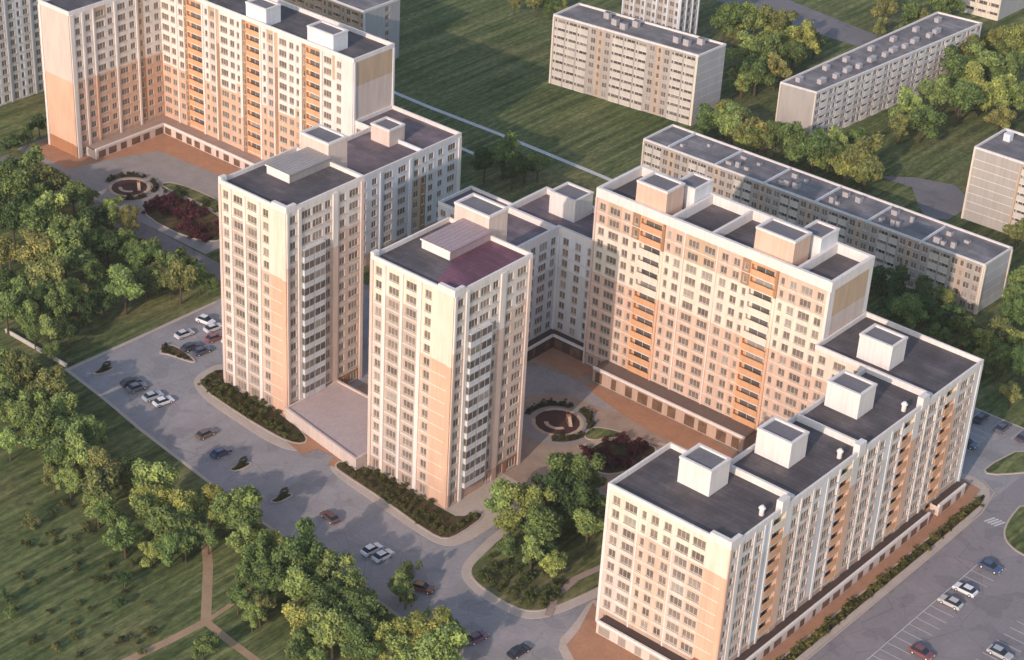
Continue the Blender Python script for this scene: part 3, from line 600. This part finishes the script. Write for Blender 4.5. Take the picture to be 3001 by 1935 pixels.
sheet('back_road', [(2,214),(13,214.5),(20,206),(26,200),(31,204),(31,218),(21,225),(10,221)], .03, 'asphalt_back')
sheet('back_road', [(-10,178.5),(75,180),(75,186),(-10,184.5)], .03, 'asphalt')
# beds with kerbs
def bed(name, poly, mat='soil', z=.16, kw=.4, kmat='kerb'):
    poly = ccw(poly)
    b = MB(); b.face([(p[0], p[1], z-.04) for p in poly], mat); o = b.build(name); o['kind'] = 'structure'
    b = MB(); b.ring(poly, inset(poly, kw), 0, z, kmat); k = b.build('kerb'); k['kind'] = 'structure'
def verge(poly, mat='kerb', z=.10, name='pavement'):
    b = MB(); b.prism(ccw(poly), 0, z, mat); o = b.build(name); o['kind'] = 'structure'
v1 = smooth([(-49.4,8),(-56.2,7),(-56.2,0),(-54.5,-4.2),(-47,-7.4),(-33.4,-8.6),(-21,-9.4),(-15,-7.6),(-13,-3),(-13,3.8),(-27,3.8),(-27,8)], 2); verge(v1)
bed('planting_bed', smooth([(-49.2,6),(-54.6,5.2),(-54.4,-1),(-51.5,-4.6),(-36,-6.2),(-22.8,-6.6),(-17.2,-5.6),(-16,-2.8),(-20,-.6),(-27,1.2),(-49.2,1.2)], 1), z=.24)
v2 = smooth([(0,14),(-6.2,6),(-7.6,-2),(-6.2,-6.6),(-1.4,-8.2),(14,-9.8),(28,-11.4),(33.6,-10.4),(35.4,-6),(35.6,3),(34.5,17),(24,20)], 2); verge(v2)
bed('planting_bed', smooth([(-.2,0),(-5.8,-3),(-5.2,-6),(-1.5,-6.6),(12,-7.6),(27,-9.6),(31.6,-9),(32.6,-5),(32,4),(29,4),(28,-.4),(24,-.4)], 1), z=.24)
v3 = smooth([(37,1),(38.6,-8),(40.0,-13.4),(43.2,-16.8),(50,-18.4),(58.4,-18.4),(63,-16),(65.4,-9.6),(67.5,1.3),(70,20),(60,29),(37,29)], 2); verge(v3)
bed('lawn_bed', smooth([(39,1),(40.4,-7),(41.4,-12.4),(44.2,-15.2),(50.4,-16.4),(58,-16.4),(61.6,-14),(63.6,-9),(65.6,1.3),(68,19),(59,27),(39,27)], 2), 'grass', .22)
strip_path('footpath', [(63.8,-13.5), (61,-8), (60,0), (62,10)], 1.6, .235, 'pavepink')
verge(smooth([(66.5,-3),(69.2,-12),(70.4,-19),(75.5,-22.4),(84,-25),(100,-25),(108.8,-21),(109,10),(109.2,60),(109,82),(107,91),(102.5,93.6),(97.5,93),(97,86.6),(101,86.6),(101,-4),(98,-8),(73,-8),(69,-2)], 1), 'kerb', .10)
sheet('terracotta_paving', [(67.5,-3.5),(71,-12.4),(72.2,-18),(77,-21),(86,-23.2),(100,-23),(105.3,-19),(105.4,60),(105.4,84),(104.6,90),(99,91),(98.6,87),(100.7,87),(100.7,-7),(74,-7)], .12, 'paveor')
bed('hedge_bed', [(105.5,-18),(107.9,-16),(108,60),(107.8,84.2),(106.8,88.6),(105.7,89),(105.6,60)], 'soil', .2, .25)
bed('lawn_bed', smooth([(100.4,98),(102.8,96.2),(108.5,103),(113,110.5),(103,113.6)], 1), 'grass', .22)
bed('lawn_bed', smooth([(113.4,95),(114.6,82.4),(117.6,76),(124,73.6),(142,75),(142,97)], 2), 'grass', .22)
bed('lawn_bed', smooth([(-72.4,4.8),(-70.4,-1.6),(-67.8,.2),(-60.2,1.6),(-61,3.4)], 2), 'soil', .24, .5)
for (x, y, L_) in ((-73.2,-15.6,4), (-19.7,-20.6,4), (-4.4,-22.6,4)):
    bed('planting_bed', smooth([(x-1.5,y-L_*.8),(x+.9,y-L_*.5),(x+1.2,y+L_*.7),(x-.6,y+L_*.6)], 2), 'soil', .24, .3)
strip_path('kerb', [(-80.4,-21.7), (-62,-24), (-47.5,-26.4), (-19,-29.8), (2.7,-32.1), (26.7,-33.4), (45,-35), (62,-36.6), (90,-38.4)], .9, .10, 'kerb')
strip_path('kerb', [(-79.6,-21.4), (-79.2,0), (-79,26)], .9, .10, 'kerb'); strip_path('kerb', [(86,119.8), (109,120.1), (175,120.3)], .8, .10, 'kerb')
strip_path('kerb', [(109.3,-38), (109.4,60), (109.2,82), (107.3,91.2), (102.6,94)], .35, .13, 'kerb')
# painted lines
b = MB()
def line(x0, y0, x1, y1, w=.16, z=.075):
    d = Vector((x1-x0, y1-y0)).normalized(); n = Vector((-d.y, d.x))*w/2
    b.face([(x0-n.x, y0-n.y, z), (x1-n.x, y1-n.y, z), (x1+n.x, y1+n.y, z), (x0+n.x, y0+n.y, z)], 'markw')
for i in range(20): line(118, 14+i*2.8, 123.4, 14+i*2.8)
line(118, 14, 118, 67.2); 
for i in range(12): line(133.5, 22+i*2.8, 139, 22+i*2.8)
for i in range(9): line(88+i*2.8, 113.8, 88+i*2.8, 119)
for i in range(6): line(90.5+.0*i, 100+i*2.4, 95, 100+i*2.4)
for i in range(4): line(111.2+i*.8, 79.6, 112.2+i*.8, 82.6, .45)
o = b.build('road_marking'); o['kind'] = 'structure'
# round playgrounds
def disc(name, cx, cy, r, z, mat, seg=40, r2=None):
    b = MB()
    ring = [(cx+r*math.cos(2*PI*i/seg), cy+r*math.sin(2*PI*i/seg)) for i in range(seg)]
    if r2:
        inn = [(cx+r2*math.cos(2*PI*i/seg), cy+r2*math.sin(2*PI*i/seg)) for i in range(seg)]; b.ring(ring, inn, 0, z, mat)
    else: b.face([(*p, z) for p in ring], mat)
    o = b.build(name); o['kind'] = 'structure'; return o
for (cx, cy, r) in ((19.2, 44.2, 5.4), (-144.5, 53, 5.2)):
    disc('playground_paving', cx, cy, r*1.8, .105, 'pavegrey'); disc('playground_surface', cx, cy, r, .125, 'rubber')
    arc = lambda a0, a1, q, n=14: [(cx+q*math.cos(math.radians(a0+(a1-a0)*i/n)), cy+q*math.sin(math.radians(a0+(a1-a0)*i/n))) for i in range(n+1)]
    strip_path('playground_path', arc(-150, 160, r*1.06), .9, .15, 'sand'); strip_path('playground_path', arc(-140, -20, r*.5), 1.0, .155, 'sand')
    for (a0, a1) in ((20, 85), (105, 200), (-60, 0)):
        bd = strip_path('planting_bed', arc(a0, a1, r*1.42), 1.5, .2, 'soil')
    t = thing('playground_slide', 'small sand coloured play slide on the red disc '+('near the striped block' if cx > 0 else 'of the rear round plaza'), 'slide', (cx+2.2, cy+1.6, .12), .9)
    m = MB(); m.face([(-.4, -1.8, .15), (.4, -1.8, .15), (.4, .4, 1.5), (-.4, .4, 1.5)], 'sand'); m.box(-.5, -1.8, .15, -.4, .4, .4, 'terra'); m.build('chute', t)
    m = MB(); m.box(-.5, .4, 1.45, .5, 1.4, 1.55, 'terra')
    for sx in (-.45, .4): m.box(sx, .45, 0, sx+.06, .5, 1.45, 'terra'); m.box(sx, 1.3, 0, sx+.06, 1.36, 2.3, 'terra')
    m.build('platform', t)
bed('flower_bed', smooth([(32,37),(41,33),(45,44),(43,53),(37,50),(31,46)], 2), 'soil', .25); bed('flower_bed', smooth([(25.5,48),(30,51),(36,52),(33,47),(28,42)], 2), 'grass', .25)
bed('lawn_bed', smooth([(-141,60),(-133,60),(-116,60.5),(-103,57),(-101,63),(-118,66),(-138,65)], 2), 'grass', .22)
bed('flower_bed', smooth([(-134,44),(-104,44),(-102,56),(-116,60),(-132,60)], 2), 'soil', .25)
strip_path('footpath', [(29.5,39), (31.5,46), (35.5,50.5), (44,54.5)], 1.4, .28, 'sand')
# low concrete wall from the lot corner out to the park
t = thing('low_wall', 'thin pale concrete wall from the parking corner into the park trees', 'wall', (-92, -21, 0))
m = MB(); m.box(-12.5, -.2, 0, 11.2, .2, .8, 'concrete'); m.build('wall', t); m = MB(); m.box(-12.6, -.28, .8, 11.3, .28, .92, 'parapet'); m.build('coping', t)

# ------------------------------------------------------------------ vegetation
def leaf_cloud(seed, n, lobes, size, squash=.85):
    """leaf sprays spread through overlapping lobes; unit radius about (0,0,1)"""
    r = random.Random(seed); m = MB(); L = []
    for i in range(lobes):
        a = 2*PI*i/lobes*1.0+r.uniform(-.7, .7); rr = r.uniform(.3, .85) if i else 0; zz = r.uniform(-.6, .75)
        L.append((math.cos(a)*rr, math.sin(a)*rr, 1+zz*squash, r.uniform(.2, .46)))
    L.append((0, 0, 1.0, .58)); L.append((r.uniform(-.2, .2), r.uniform(-.2, .2), 1.55, .34))
    tot = sum(l[3]**2 for l in L)
    for (x, y, z, R) in L:
        for _ in range(int(n*R*R/tot)):
            v = Vector((r.gauss(0, 1), r.gauss(0, 1), r.gauss(0, 1)+.25)).normalized()
            q = R*(r.random()**.35)*r.uniform(.8, 1.12)
            c = Vector((x, y, z))+Vector((v.x*q, v.y*q, v.z*q*squash))
            nn = (v+Vector((r.gauss(0, .6), r.gauss(0, .6), r.gauss(0, .6)+.3))).normalized()
            u = nn.orthogonal().normalized(); u = (Matrix.Rotation(r.uniform(0, 6.28), 3, nn) @ u); w = nn.cross(u)
            s = size*r.uniform(.6, 1.3); a, b2 = s, s*r.uniform(.45, .8)
            k = nn*(-.25*s)
            m.face([c-u*a, c-w*b2+k*.3, c+u*a, c+w*b2+k*.3], 'leaf')
    return m.mesh('crown')
CROWNS = [leaf_cloud(i, 4600, 8+i % 5, .066) for i in range(9)]
LIGHT = [leaf_cloud(50+i, 1500, 8, .075, 1.0) for i in range(3)]
SHRUB = [leaf_cloud(80+i, 420, 5, .13) for i in range(3)]
def trunk_mesh(seed):
    r = random.Random(seed); m = MB(); m.tube((0,0,0), (.03,.02,.9), .075, .05, 'bark', 7, False); m.tube((.03,.02,.9), (.05,0,1.5), .05, .02, 'bark', 6, False)
    for i in range(5):
        a = 2*PI*i/5+r.random(); z = r.uniform(.55, 1.0); m.tube((.02,.02,z), (math.cos(a)*.5, math.sin(a)*.5, z+r.uniform(.25, .5)), .032, .01, 'bark', 5, False)
    return m.mesh('trunk')
TRUNKS = [trunk_mesh(i) for i in range(3)]
TONES = [('dark green', (.075, .125, .048)), ('mid green', (.155, .22, .08)), ('light green', (.25, .33, .12)), ('olive', (.235, .245, .095)), ('yellowish green', (.30, .325, .105))]
ORD = ['first', 'second', 'third', 'fourth', 'fifth', 'sixth', 'seventh', 'eighth', 'ninth', 'tenth', 'eleventh', 'twelfth', 'thirteenth', 'fourteenth', 'fifteenth', 'sixteenth', 'seventeenth', 'eighteenth', 'nineteenth', 'twentieth', 'twenty-first', 'twenty-second', 'twenty-third', 'twenty-fourth', 'twenty-fifth', 'twenty-sixth', 'twenty-seventh', 'twenty-eighth']
WHERE = {'park_far': 'in the wood below the plaza', 'park_near': 'in the park beside the parking corner', 'road_upper': 'along the upper parking road',
 'road_middle': 'facing the planted road islands', 'road_lower': 'between dirt paths and parking road', 'bottom': 'in the wood by the road bend',
 'park_gap': 'in the park clearing edge', 'lawn': 'out on the striped lawn', 'between': 'in the kerbed courtyard bed', 'wing_back': 'behind the mauve-roofed wing',
 'panel_between': 'between the two upper panel blocks', 'panel_front': 'above the very long panel block', 'slab_east': 'beside the receding panel block',
 'long_east': 'round the long panel block end', 'tall_back': 'in shade behind the striped block', 'far_top': 'along the far upper road', 'far_left': 'at the grey tower block foot'}
MIXT = {'park_gap': (1,2,0,4,2,1), 'park_far': (0,0,1,1,2,3), 'park_near': (0,1,2,2,3), 'road_upper': (1,2,2,3,1), 'road_middle': (1,2,4,2), 'road_lower': (1,3,2,1), 'bottom': (1,2,2,4), 'lawn': (0,1,3,1),
 'between': (1,1,2,0,4), 'wing_back': (0,1), 'panel_between': (2,3,1,4), 'panel_front': (1,3,2,1,4), 'slab_east': (3,1,2,4,1), 'long_east': (1,4,3,2), 'tall_back': (0,0,1), 'far_top': (3,0,1,3), 'far_left': (0,0)}
R = random.Random(11); ti = 0
for key, extra, grow in (('park_far', 10, 1.12), ('park_near', 7, 1.12), ('road_upper', 14, 1.2), ('road_middle', 10, 1.2), ('road_lower', 6, 1.15), ('bottom', 5, 1.1), ('between', 6, 1.3), ('slab_east', 13, 1.15), ('panel_front', 5, 1.1), ('panel_between', 12, 1.12), ('tall_back', 6, 1.15), ('long_east', 5, 1.1), ('far_top', 6, 1.1)):
    L0 = TREES[key]; TREES[key] = [(x, y, r*grow if r > 2 else r) for x, y, r in L0]
    if key == 'panel_front': TREES[key] += [(-45+i*6.2, 200.6+R.uniform(-.8, 1.8), R.uniform(3.8, 4.8)) for i in range(9)]
    if key == 'road_middle': TREES[key] += [(6.5,-43.5,3.8), (10.8,-41.2,3.5)]
    if key == 'between': TREES[key] += [(46,-5,3.3), (51.5,-4.5,3.5), (57,-4,2.8)]
    for i in range(extra):
        x, y, r = L0[(i*5+2) % len(L0)]; a = R.uniform(0, 6.28) if 'road' not in key else R.choice((.1, .1, 3.1, 3.2)); TREES[key].append((x+math.cos(a)*r*.9, y+math.sin(a)*r*.9-(R.uniform(0, 8) if 'road' in key else 0), max(2.6, r*R.uniform(.7, .95))))
ax = Vector((.665, .747))                                          # picture left-to-right direction on the ground
for key, lst in TREES.items():
    for n, (x, y, r) in enumerate(sorted(lst, key=lambda e: e[0]*ax.x+e[1]*ax.y)):
        tn, tc = TONES[MIXT[key][(n*7+n//3) % len(MIXT[key])]]
        size = 'broad' if r > 4.3 else 'medium' if r > 3.2 else 'small' if r > 2 else 'tiny'
        t = thing('broadleaf_tree', '%s %s tree, %s from the left %s' % (size, tn, ORD[n], WHERE[key]), 'tree', (x, y, 0), R.uniform(0, 6.28), 'broadleaf trees '+WHERE[key])
        me = CROWNS[ti % 9] if r > 2.4 else LIGHT[ti % 3]
        hs = R.uniform(1.0, 1.25); base = r*.45 if r > 2 else .2
        c = link('crown', me, t, (0, 0, base)); c.scale = (r*R.uniform(.9, 1.2), r*R.uniform(.9, 1.2), r*hs*R.uniform(.85, 1.1)); k = R.uniform(.8, 1.2)
        c.color = (tc[0]*k*R.uniform(.92, 1.06), tc[1]*k, tc[2]*k, 1)
        tr = link('trunk', TRUNKS[ti % 3], t); tr.scale = (r, r, r*1.2+base*.4); ti += 1
def shrubs(pts, label, group, col, r0=.7, r1=1.1, var=.2):
    for (x, y) in pts:
        r = R.uniform(r0, r1); o = link('shrub', SHRUB[R.randrange(3)], None, (x, y, -r*.25), R.uniform(0, 6.28)); o.scale = (r*1.3, r*1.3, r)
        k = R.uniform(1-var, 1+var); o.color = (col[0]*k, col[1]*k, col[2]*k, 1); tag(o, label, 'shrub', group)
def along(pts, step, jit=.5):
    out = []
    for a, b in zip(pts, pts[1:]):
        a, b = Vector(a), Vector(b); n = max(1, int((b-a).length/step))
        for i in range(n): p = a.lerp(b, (i+.5)/n); out.append((p.x+R.uniform(-jit, jit), p.y+R.uniform(-jit, jit)))
    return out
shrubs(along([(-53,3),(-52.6,-2.4),(-48,-4.4),(-36,-5),(-23,-5.2),(-18,-4)], 1.9)+along([(-50,-1.6),(-36,-2.8),(-22,-3)], 2.4)+along([(-48,.3),(-28,.2)], 2.6, .3), 'low olive shrub in the bed under the rear slim tower', 'shrubs under the rear slim tower', (.095,.105,.036), .8, 1.2)
shrubs(along([(-4.6,-4.4),(0,-5.2),(12,-6.4),(26,-8),(30.6,-7.6),(31,-2),(30.4,3)], 1.9)+along([(1,-2.6),(22,-5),(28,-5.6)], 2.4)+along([(2,-1.2),(22,-1.4)], 2.6, .3), 'low olive shrub in the bed under the front slim tower', 'shrubs under the front slim tower', (.095,.10,.036), .8, 1.2)
shrubs(along([(106.7,-14),(106.8,60),(106.7,86)], 1.5, .4), 'clipped olive shrub in the hedge strip beside the parking lot', 'hedge strip shrubs', (.115,.11,.036), .75, 1.25, .35)
shrubs([(34+R.uniform(-2,9), 43+R.uniform(-8,8)) for _ in range(26)], 'dark purple-red shrub in the courtyard bed behind the nearest block', 'purple courtyard shrubs', (.085,.024,.036), 1.0, 1.7)
shrubs([(-118+R.uniform(-14,14), 51.5+R.uniform(-6,6)) for _ in range(46)], 'dark purple-red shrub in the flower bed beside the rear round plaza', 'purple plaza shrubs', (.10,.028,.046), 1.0, 1.8)
shrubs([(19.2+7.7*math.cos(math.radians(a))+R.uniform(-.4,.4), 44.2+7.7*math.sin(math.radians(a))+R.uniform(-.4,.4)) for a in (22,34,46,58,70,82,108,120,132,144,156,168,180,192,-56,-44,-32,-20,-8)], 'low dark shrub round the courtyard playground disc', 'playground shrubs', (.06,.06,.026), .7, 1.1)
shrubs([(-144.5+7.4*math.cos(math.radians(a))+R.uniform(-.4,.4), 53+7.4*math.sin(math.radians(a))+R.uniform(-.4,.4)) for a in (22,34,46,58,70,82,108,120,132,144,156,168,180,192,-56,-44,-32,-20,-8)], 'low dark shrub round the disc of the rear plaza', 'plaza disc shrubs', (.06,.055,.026), .7, 1.1)
shrubs(along([(43.5,-12.6),(50.5,-14.4),(58,-14.2),(61.5,-11)], 1.8)+along([(42.6,-8),(48,-11),(58,-10)], 2.6), 'low green shrub in the lower corner of the kerbed tree bed', 'tree bed shrubs', (.085,.10,.036), .8, 1.3)
shrubs([(42+R.uniform(0,20), -10+R.uniform(-4.5,8)) for _ in range(34)], 'small green undergrowth bush among the trees of the kerbed bed', 'tree bed undergrowth', (.08,.10,.036), .6, 1.4, .35)
shrubs([(-131+R.gauss(0,2), 58+R.gauss(0,2.2)) for _ in range(16)]+[(-112+R.gauss(0,6), 61+R.gauss(0,1.5)) for _ in range(12)], 'dark green shrub between the rear plaza disc and purple bed', 'green plaza shrubs', (.055,.075,.03), .9, 1.6)
for cx, cy, n in ((-22,-70,16), (-6,-74,14), (-2,-86,12), (10,-76,8), (-34,-60,8)):
    shrubs([(cx+R.gauss(0,6), cy+R.gauss(0,6)) for _ in range(n)], 'low scrub bush scattered on the striped near lawn', 'scrub on the near lawn', (.085,.095,.036), .45, 1.1, .4)
for (x, y, w) in ((-73.2,-15.6,'at the parking corner'), (-19.7,-20.6,'opposite the terrace'), (-4.4,-22.6,'opposite the front tower bed')):
    o = link('hedge', SHRUB[0], None, (x-.1, y+.1, -.2), .1); o.scale = (1.15, 3.6, .85); o.color = (.045, .055, .024, 1); tag(o, 'dark leaf-shaped hedge on the small road island '+w, 'hedge', 'road island hedges')
shrubs(along([(-72,3.4),(-70,-.4),(-62,2)], 1.9, .3), 'low brown shrub on the kerbed teardrop island', 'teardrop island shrubs', (.06,.05,.02), .5, .8)

# ------------------------------------------------------------------ cars
def body_mesh():
    m = MB(); W = .88
    prof = [(-2.2,.32),(2.2,.32),(2.25,.62),(2.05,.82),(1.05,.92),(-1.75,.95),(-2.2,.85)]
    n = len(prof)
    for i in range(n):
        a, c = prof[i], prof[(i+1) % n]; m.face([(a[0],-W,a[1]),(a[0],W,a[1]),(c[0],W,c[1]),(c[0],-W,c[1])], 'carpaint')
    for s in (-1, 1): m.face([(p[0], s*W, p[1]) for p in (prof if s > 0 else prof[::-1])][::-1], 'carpaint')
    m.face([(-1.3,-.66,1.46),(.25,-.66,1.46),(.25,.66,1.46),(-1.3,.66,1.46)], 'carpaint')
    return m.mesh('body')
def cabin_mesh():
    m = MB(); lo = [(-1.85,-.8,.94),(1.1,-.8,.9),(1.1,.8,.9),(-1.85,.8,.94)]; hi = [(-1.3,-.66,1.45),(.25,-.66,1.45),(.25,.66,1.45),(-1.3,.66,1.45)]
    for i in range(4): j = (i+1) % 4; m.face([lo[i], lo[j], hi[j], hi[i]], 'carglass')
    return m.mesh('windows')
def wheel_mesh():
    m = MB(); m.tube((0,-.1,0), (0,.1,0), .33, .33, 'tyre', 14); m.tube((0,-.12,0), (0,.12,0), .18, .18, 'lightgrey', 10); return m.mesh('wheel')
def lamp_mesh():
    m = MB(); m.box(-.05, -.18, -.07, .05, .18, .07, 'lampglass'); return m.mesh('headlight')
CB, CW, CH, CL = body_mesh(), cabin_mesh(), wheel_mesh(), lamp_mesh()
def car(x, y, rz, col, label, van=False, group='cars parked round the estate'):
    t = thing('parked_car', label, 'car', (x, y, .06), math.radians(rz), group); k = 1.12
    t.scale = (k, k*1.02, k*(1.25 if van else 1.05))
    o = link('body', CB, t); o.color = (*col, 1); link('windows', CW, t)
    for sx in (-1.35, 1.4):
        for sy in (-.8, .8): link('wheel', CH, t, (sx, sy, .33))
    for sy in (-.6, .6): link('headlight', CL, t, (2.2, sy, .66))
WHT, BLU, RED, DRK, GRY = (.75,.75,.76), (.05,.08,.16), (.16,.05,.04), (.03,.03,.035), (.3,.3,.32)
car(-63.9,-15.2, 80, (.035,.035,.045), 'dark grey car parked next to the silver one near the parking corner'); car(-61.0,-15.7, 80, (.16,.17,.20), 'grey car beside the dark one near the parking corner')
car(-55.4,-15.6, 80, (.45,.47,.52), 'silver car beside the bright white car on the upper parking road'); car(-51.9,-15.4, 80, WHT, 'bright white car on the upper parking road beside the silver car')
car(-26.5,-20.5, 85, BLU, 'dark blue car parked before the leaf-shaped island opposite the terrace'); car(-34.6,-17.7, 85, (.17,.11,.08), 'brownish car on the parking road below the rear tower bed')
car(8.6,-20.8, 170, (.13,.07,.07), 'maroon car on the parking road below the front tower bed'); car(23.2,-22.9, 85, WHT, 'white car next to a second white one by the road trees'); car(26.4,-22.8, 85, (.62,.64,.68), 'pale silver-white car right of the white one by the road trees')
car(39.7,-25.1, 20, (.16,.07,.05), 'dark red car on the lower road opposite the kerbed tree bed'); car(58.4,-29.4, 80, (.16,.08,.13), 'plum purple car by the wood at the lower road bend'); car(67.1,-26.7, 85, (.02,.02,.03), 'black car on the lower road near the nearest block')
car(-71.8,8.9, 84, (.66,.62,.64), 'white car nearest the teardrop island beside the rear tower'); car(-72.7,16.9, 10, WHT, 'white van end-on at the head of the lot beside the rear tower', True); car(-68.9,16.0, 82, (.72,.66,.66), 'white car between the van and the red car beside the rear tower')
car(-65.2,13.0, 82, (.30,.10,.11), 'red car in the row beside the rear slim tower'); car(-61.5,15.2, 82, (.70,.68,.66), 'white car closest to the wall of the rear slim tower'); car(-66.0,5.8, 82, (.07,.06,.08), 'dark car left of its twin beyond the teardrop island'); car(-62.6,6.4, 82, (.10,.09,.13), 'dark bluish car closer to the tower beyond the teardrop island')
car(120.7,64.8, 0, (.06,.09,.17), 'dark blue car in the right parking lot'); car(120.9,53.9, 180, WHT, 'bright white car between blue car and pale car in the right lot'); car(120.9,47.9, 180, (.52,.50,.49), 'pale silver car lower of the pair in the right lot'); car(136.4,40.3, 0, (.42,.42,.43), 'grey car at the lower right edge of the lot'); car(125.0,29.4, 0, (.22,.07,.08), 'dark red car at the bottom of the right lot')
for i, (x, c, w) in enumerate(((90,(.05,.05,.07),'black'), (95.7,(.11,.11,.14),'dark grey'), (101.2,(.09,.07,.10),'plum'))): car(x, 116, 90, c, '%s car in the shaded bays behind the nearest block' % w)
car(93, 104, 0, (.06,.09,.14), 'navy car in the shaded side bays behind the nearest block')

# ------------------------------------------------------------------ light and camera
w = bpy.data.worlds.new('World'); scene.world = w; w.use_nodes = True
nt = w.node_tree; bg = nt.nodes['Background']; sky = nt.nodes.new('ShaderNodeTexSky'); sky.sky_type = 'NISHITA'; sky.sun_disc = False
EL, AZ = math.radians(23.5), math.radians(SUN_AZ)              # AZ measured from -Y towards +X
sky.sun_elevation = EL; sky.sun_rotation = PI-AZ; sky.air_density = 1.0; sky.dust_density = 1.0
nt.links.new(sky.outputs[0], bg.inputs[0]); bg.inputs[1].default_value = SKY
sd = Vector((math.sin(AZ)*math.cos(EL), -math.cos(AZ)*math.cos(EL), math.sin(EL)))
l = bpy.data.lights.new('sun', 'SUN'); l.energy = SUN; l.angle = math.radians(.6); l.color = (1, .81, .70)
so = bpy.data.objects.new('sun', l); COL.objects.link(so); so.rotation_euler = sd.to_track_quat('Z', 'Y').to_euler()
pit, yaw, rol = math.radians(31.48519), math.radians(131.62851), math.radians(1.799107)
fw = Vector((math.cos(pit)*math.cos(yaw), math.cos(pit)*math.sin(yaw), -math.sin(pit)))
rt = Vector((math.sin(yaw), -math.cos(yaw), 0)); up = rt.cross(fw)
r2 = rt*math.cos(rol)+up*math.sin(rol); u2 = up*math.cos(rol)-rt*math.sin(rol)
cd = bpy.data.cameras.new('camera'); cam = bpy.data.objects.new('camera', cd); COL.objects.link(cam)
M = Matrix((r2, u2, -fw)).transposed().to_4x4(); M.translation = CAMPOS; cam.matrix_world = M
cd.sensor_fit = 'HORIZONTAL'; cd.sensor_width = 36; cd.lens = 4676.2286/2388*36; cd.shift_x = 214.513/2388; cd.shift_y = 90.338/2388
cd.clip_start = 1; cd.clip_end = 6000
scene.camera = cam
vs = scene.view_settings; vs.view_transform = 'Standard'; vs.look = 'None'; vs.exposure = EXPO; vs.gamma = 1
scene.cycles.use_denoising = True
scene.cycles.max_bounces = 6

if FILL_HAZE:  # thin pinkish volume added over the whole scene to lift the shadows
    m = bpy.data.materials.new('fill_haze'); m.use_nodes = True; nt = m.node_tree; nt.nodes.clear()
    out = nt.nodes.new('ShaderNodeOutputMaterial'); pv = nt.nodes.new('ShaderNodeVolumePrincipled'); pv.inputs['Density'].default_value = FILL_HAZE; pv.inputs['Color'].default_value = (.97, .92, .90, 1)
    nt.links.new(pv.outputs[0], out.inputs['Volume']); MATS['fill_haze'] = m
    hb = MB(); hb.box(-700, -500, -1, 500, 800, 262, 'fill_haze'); o = hb.build('fill_haze'); o['kind'] = 'stuff'
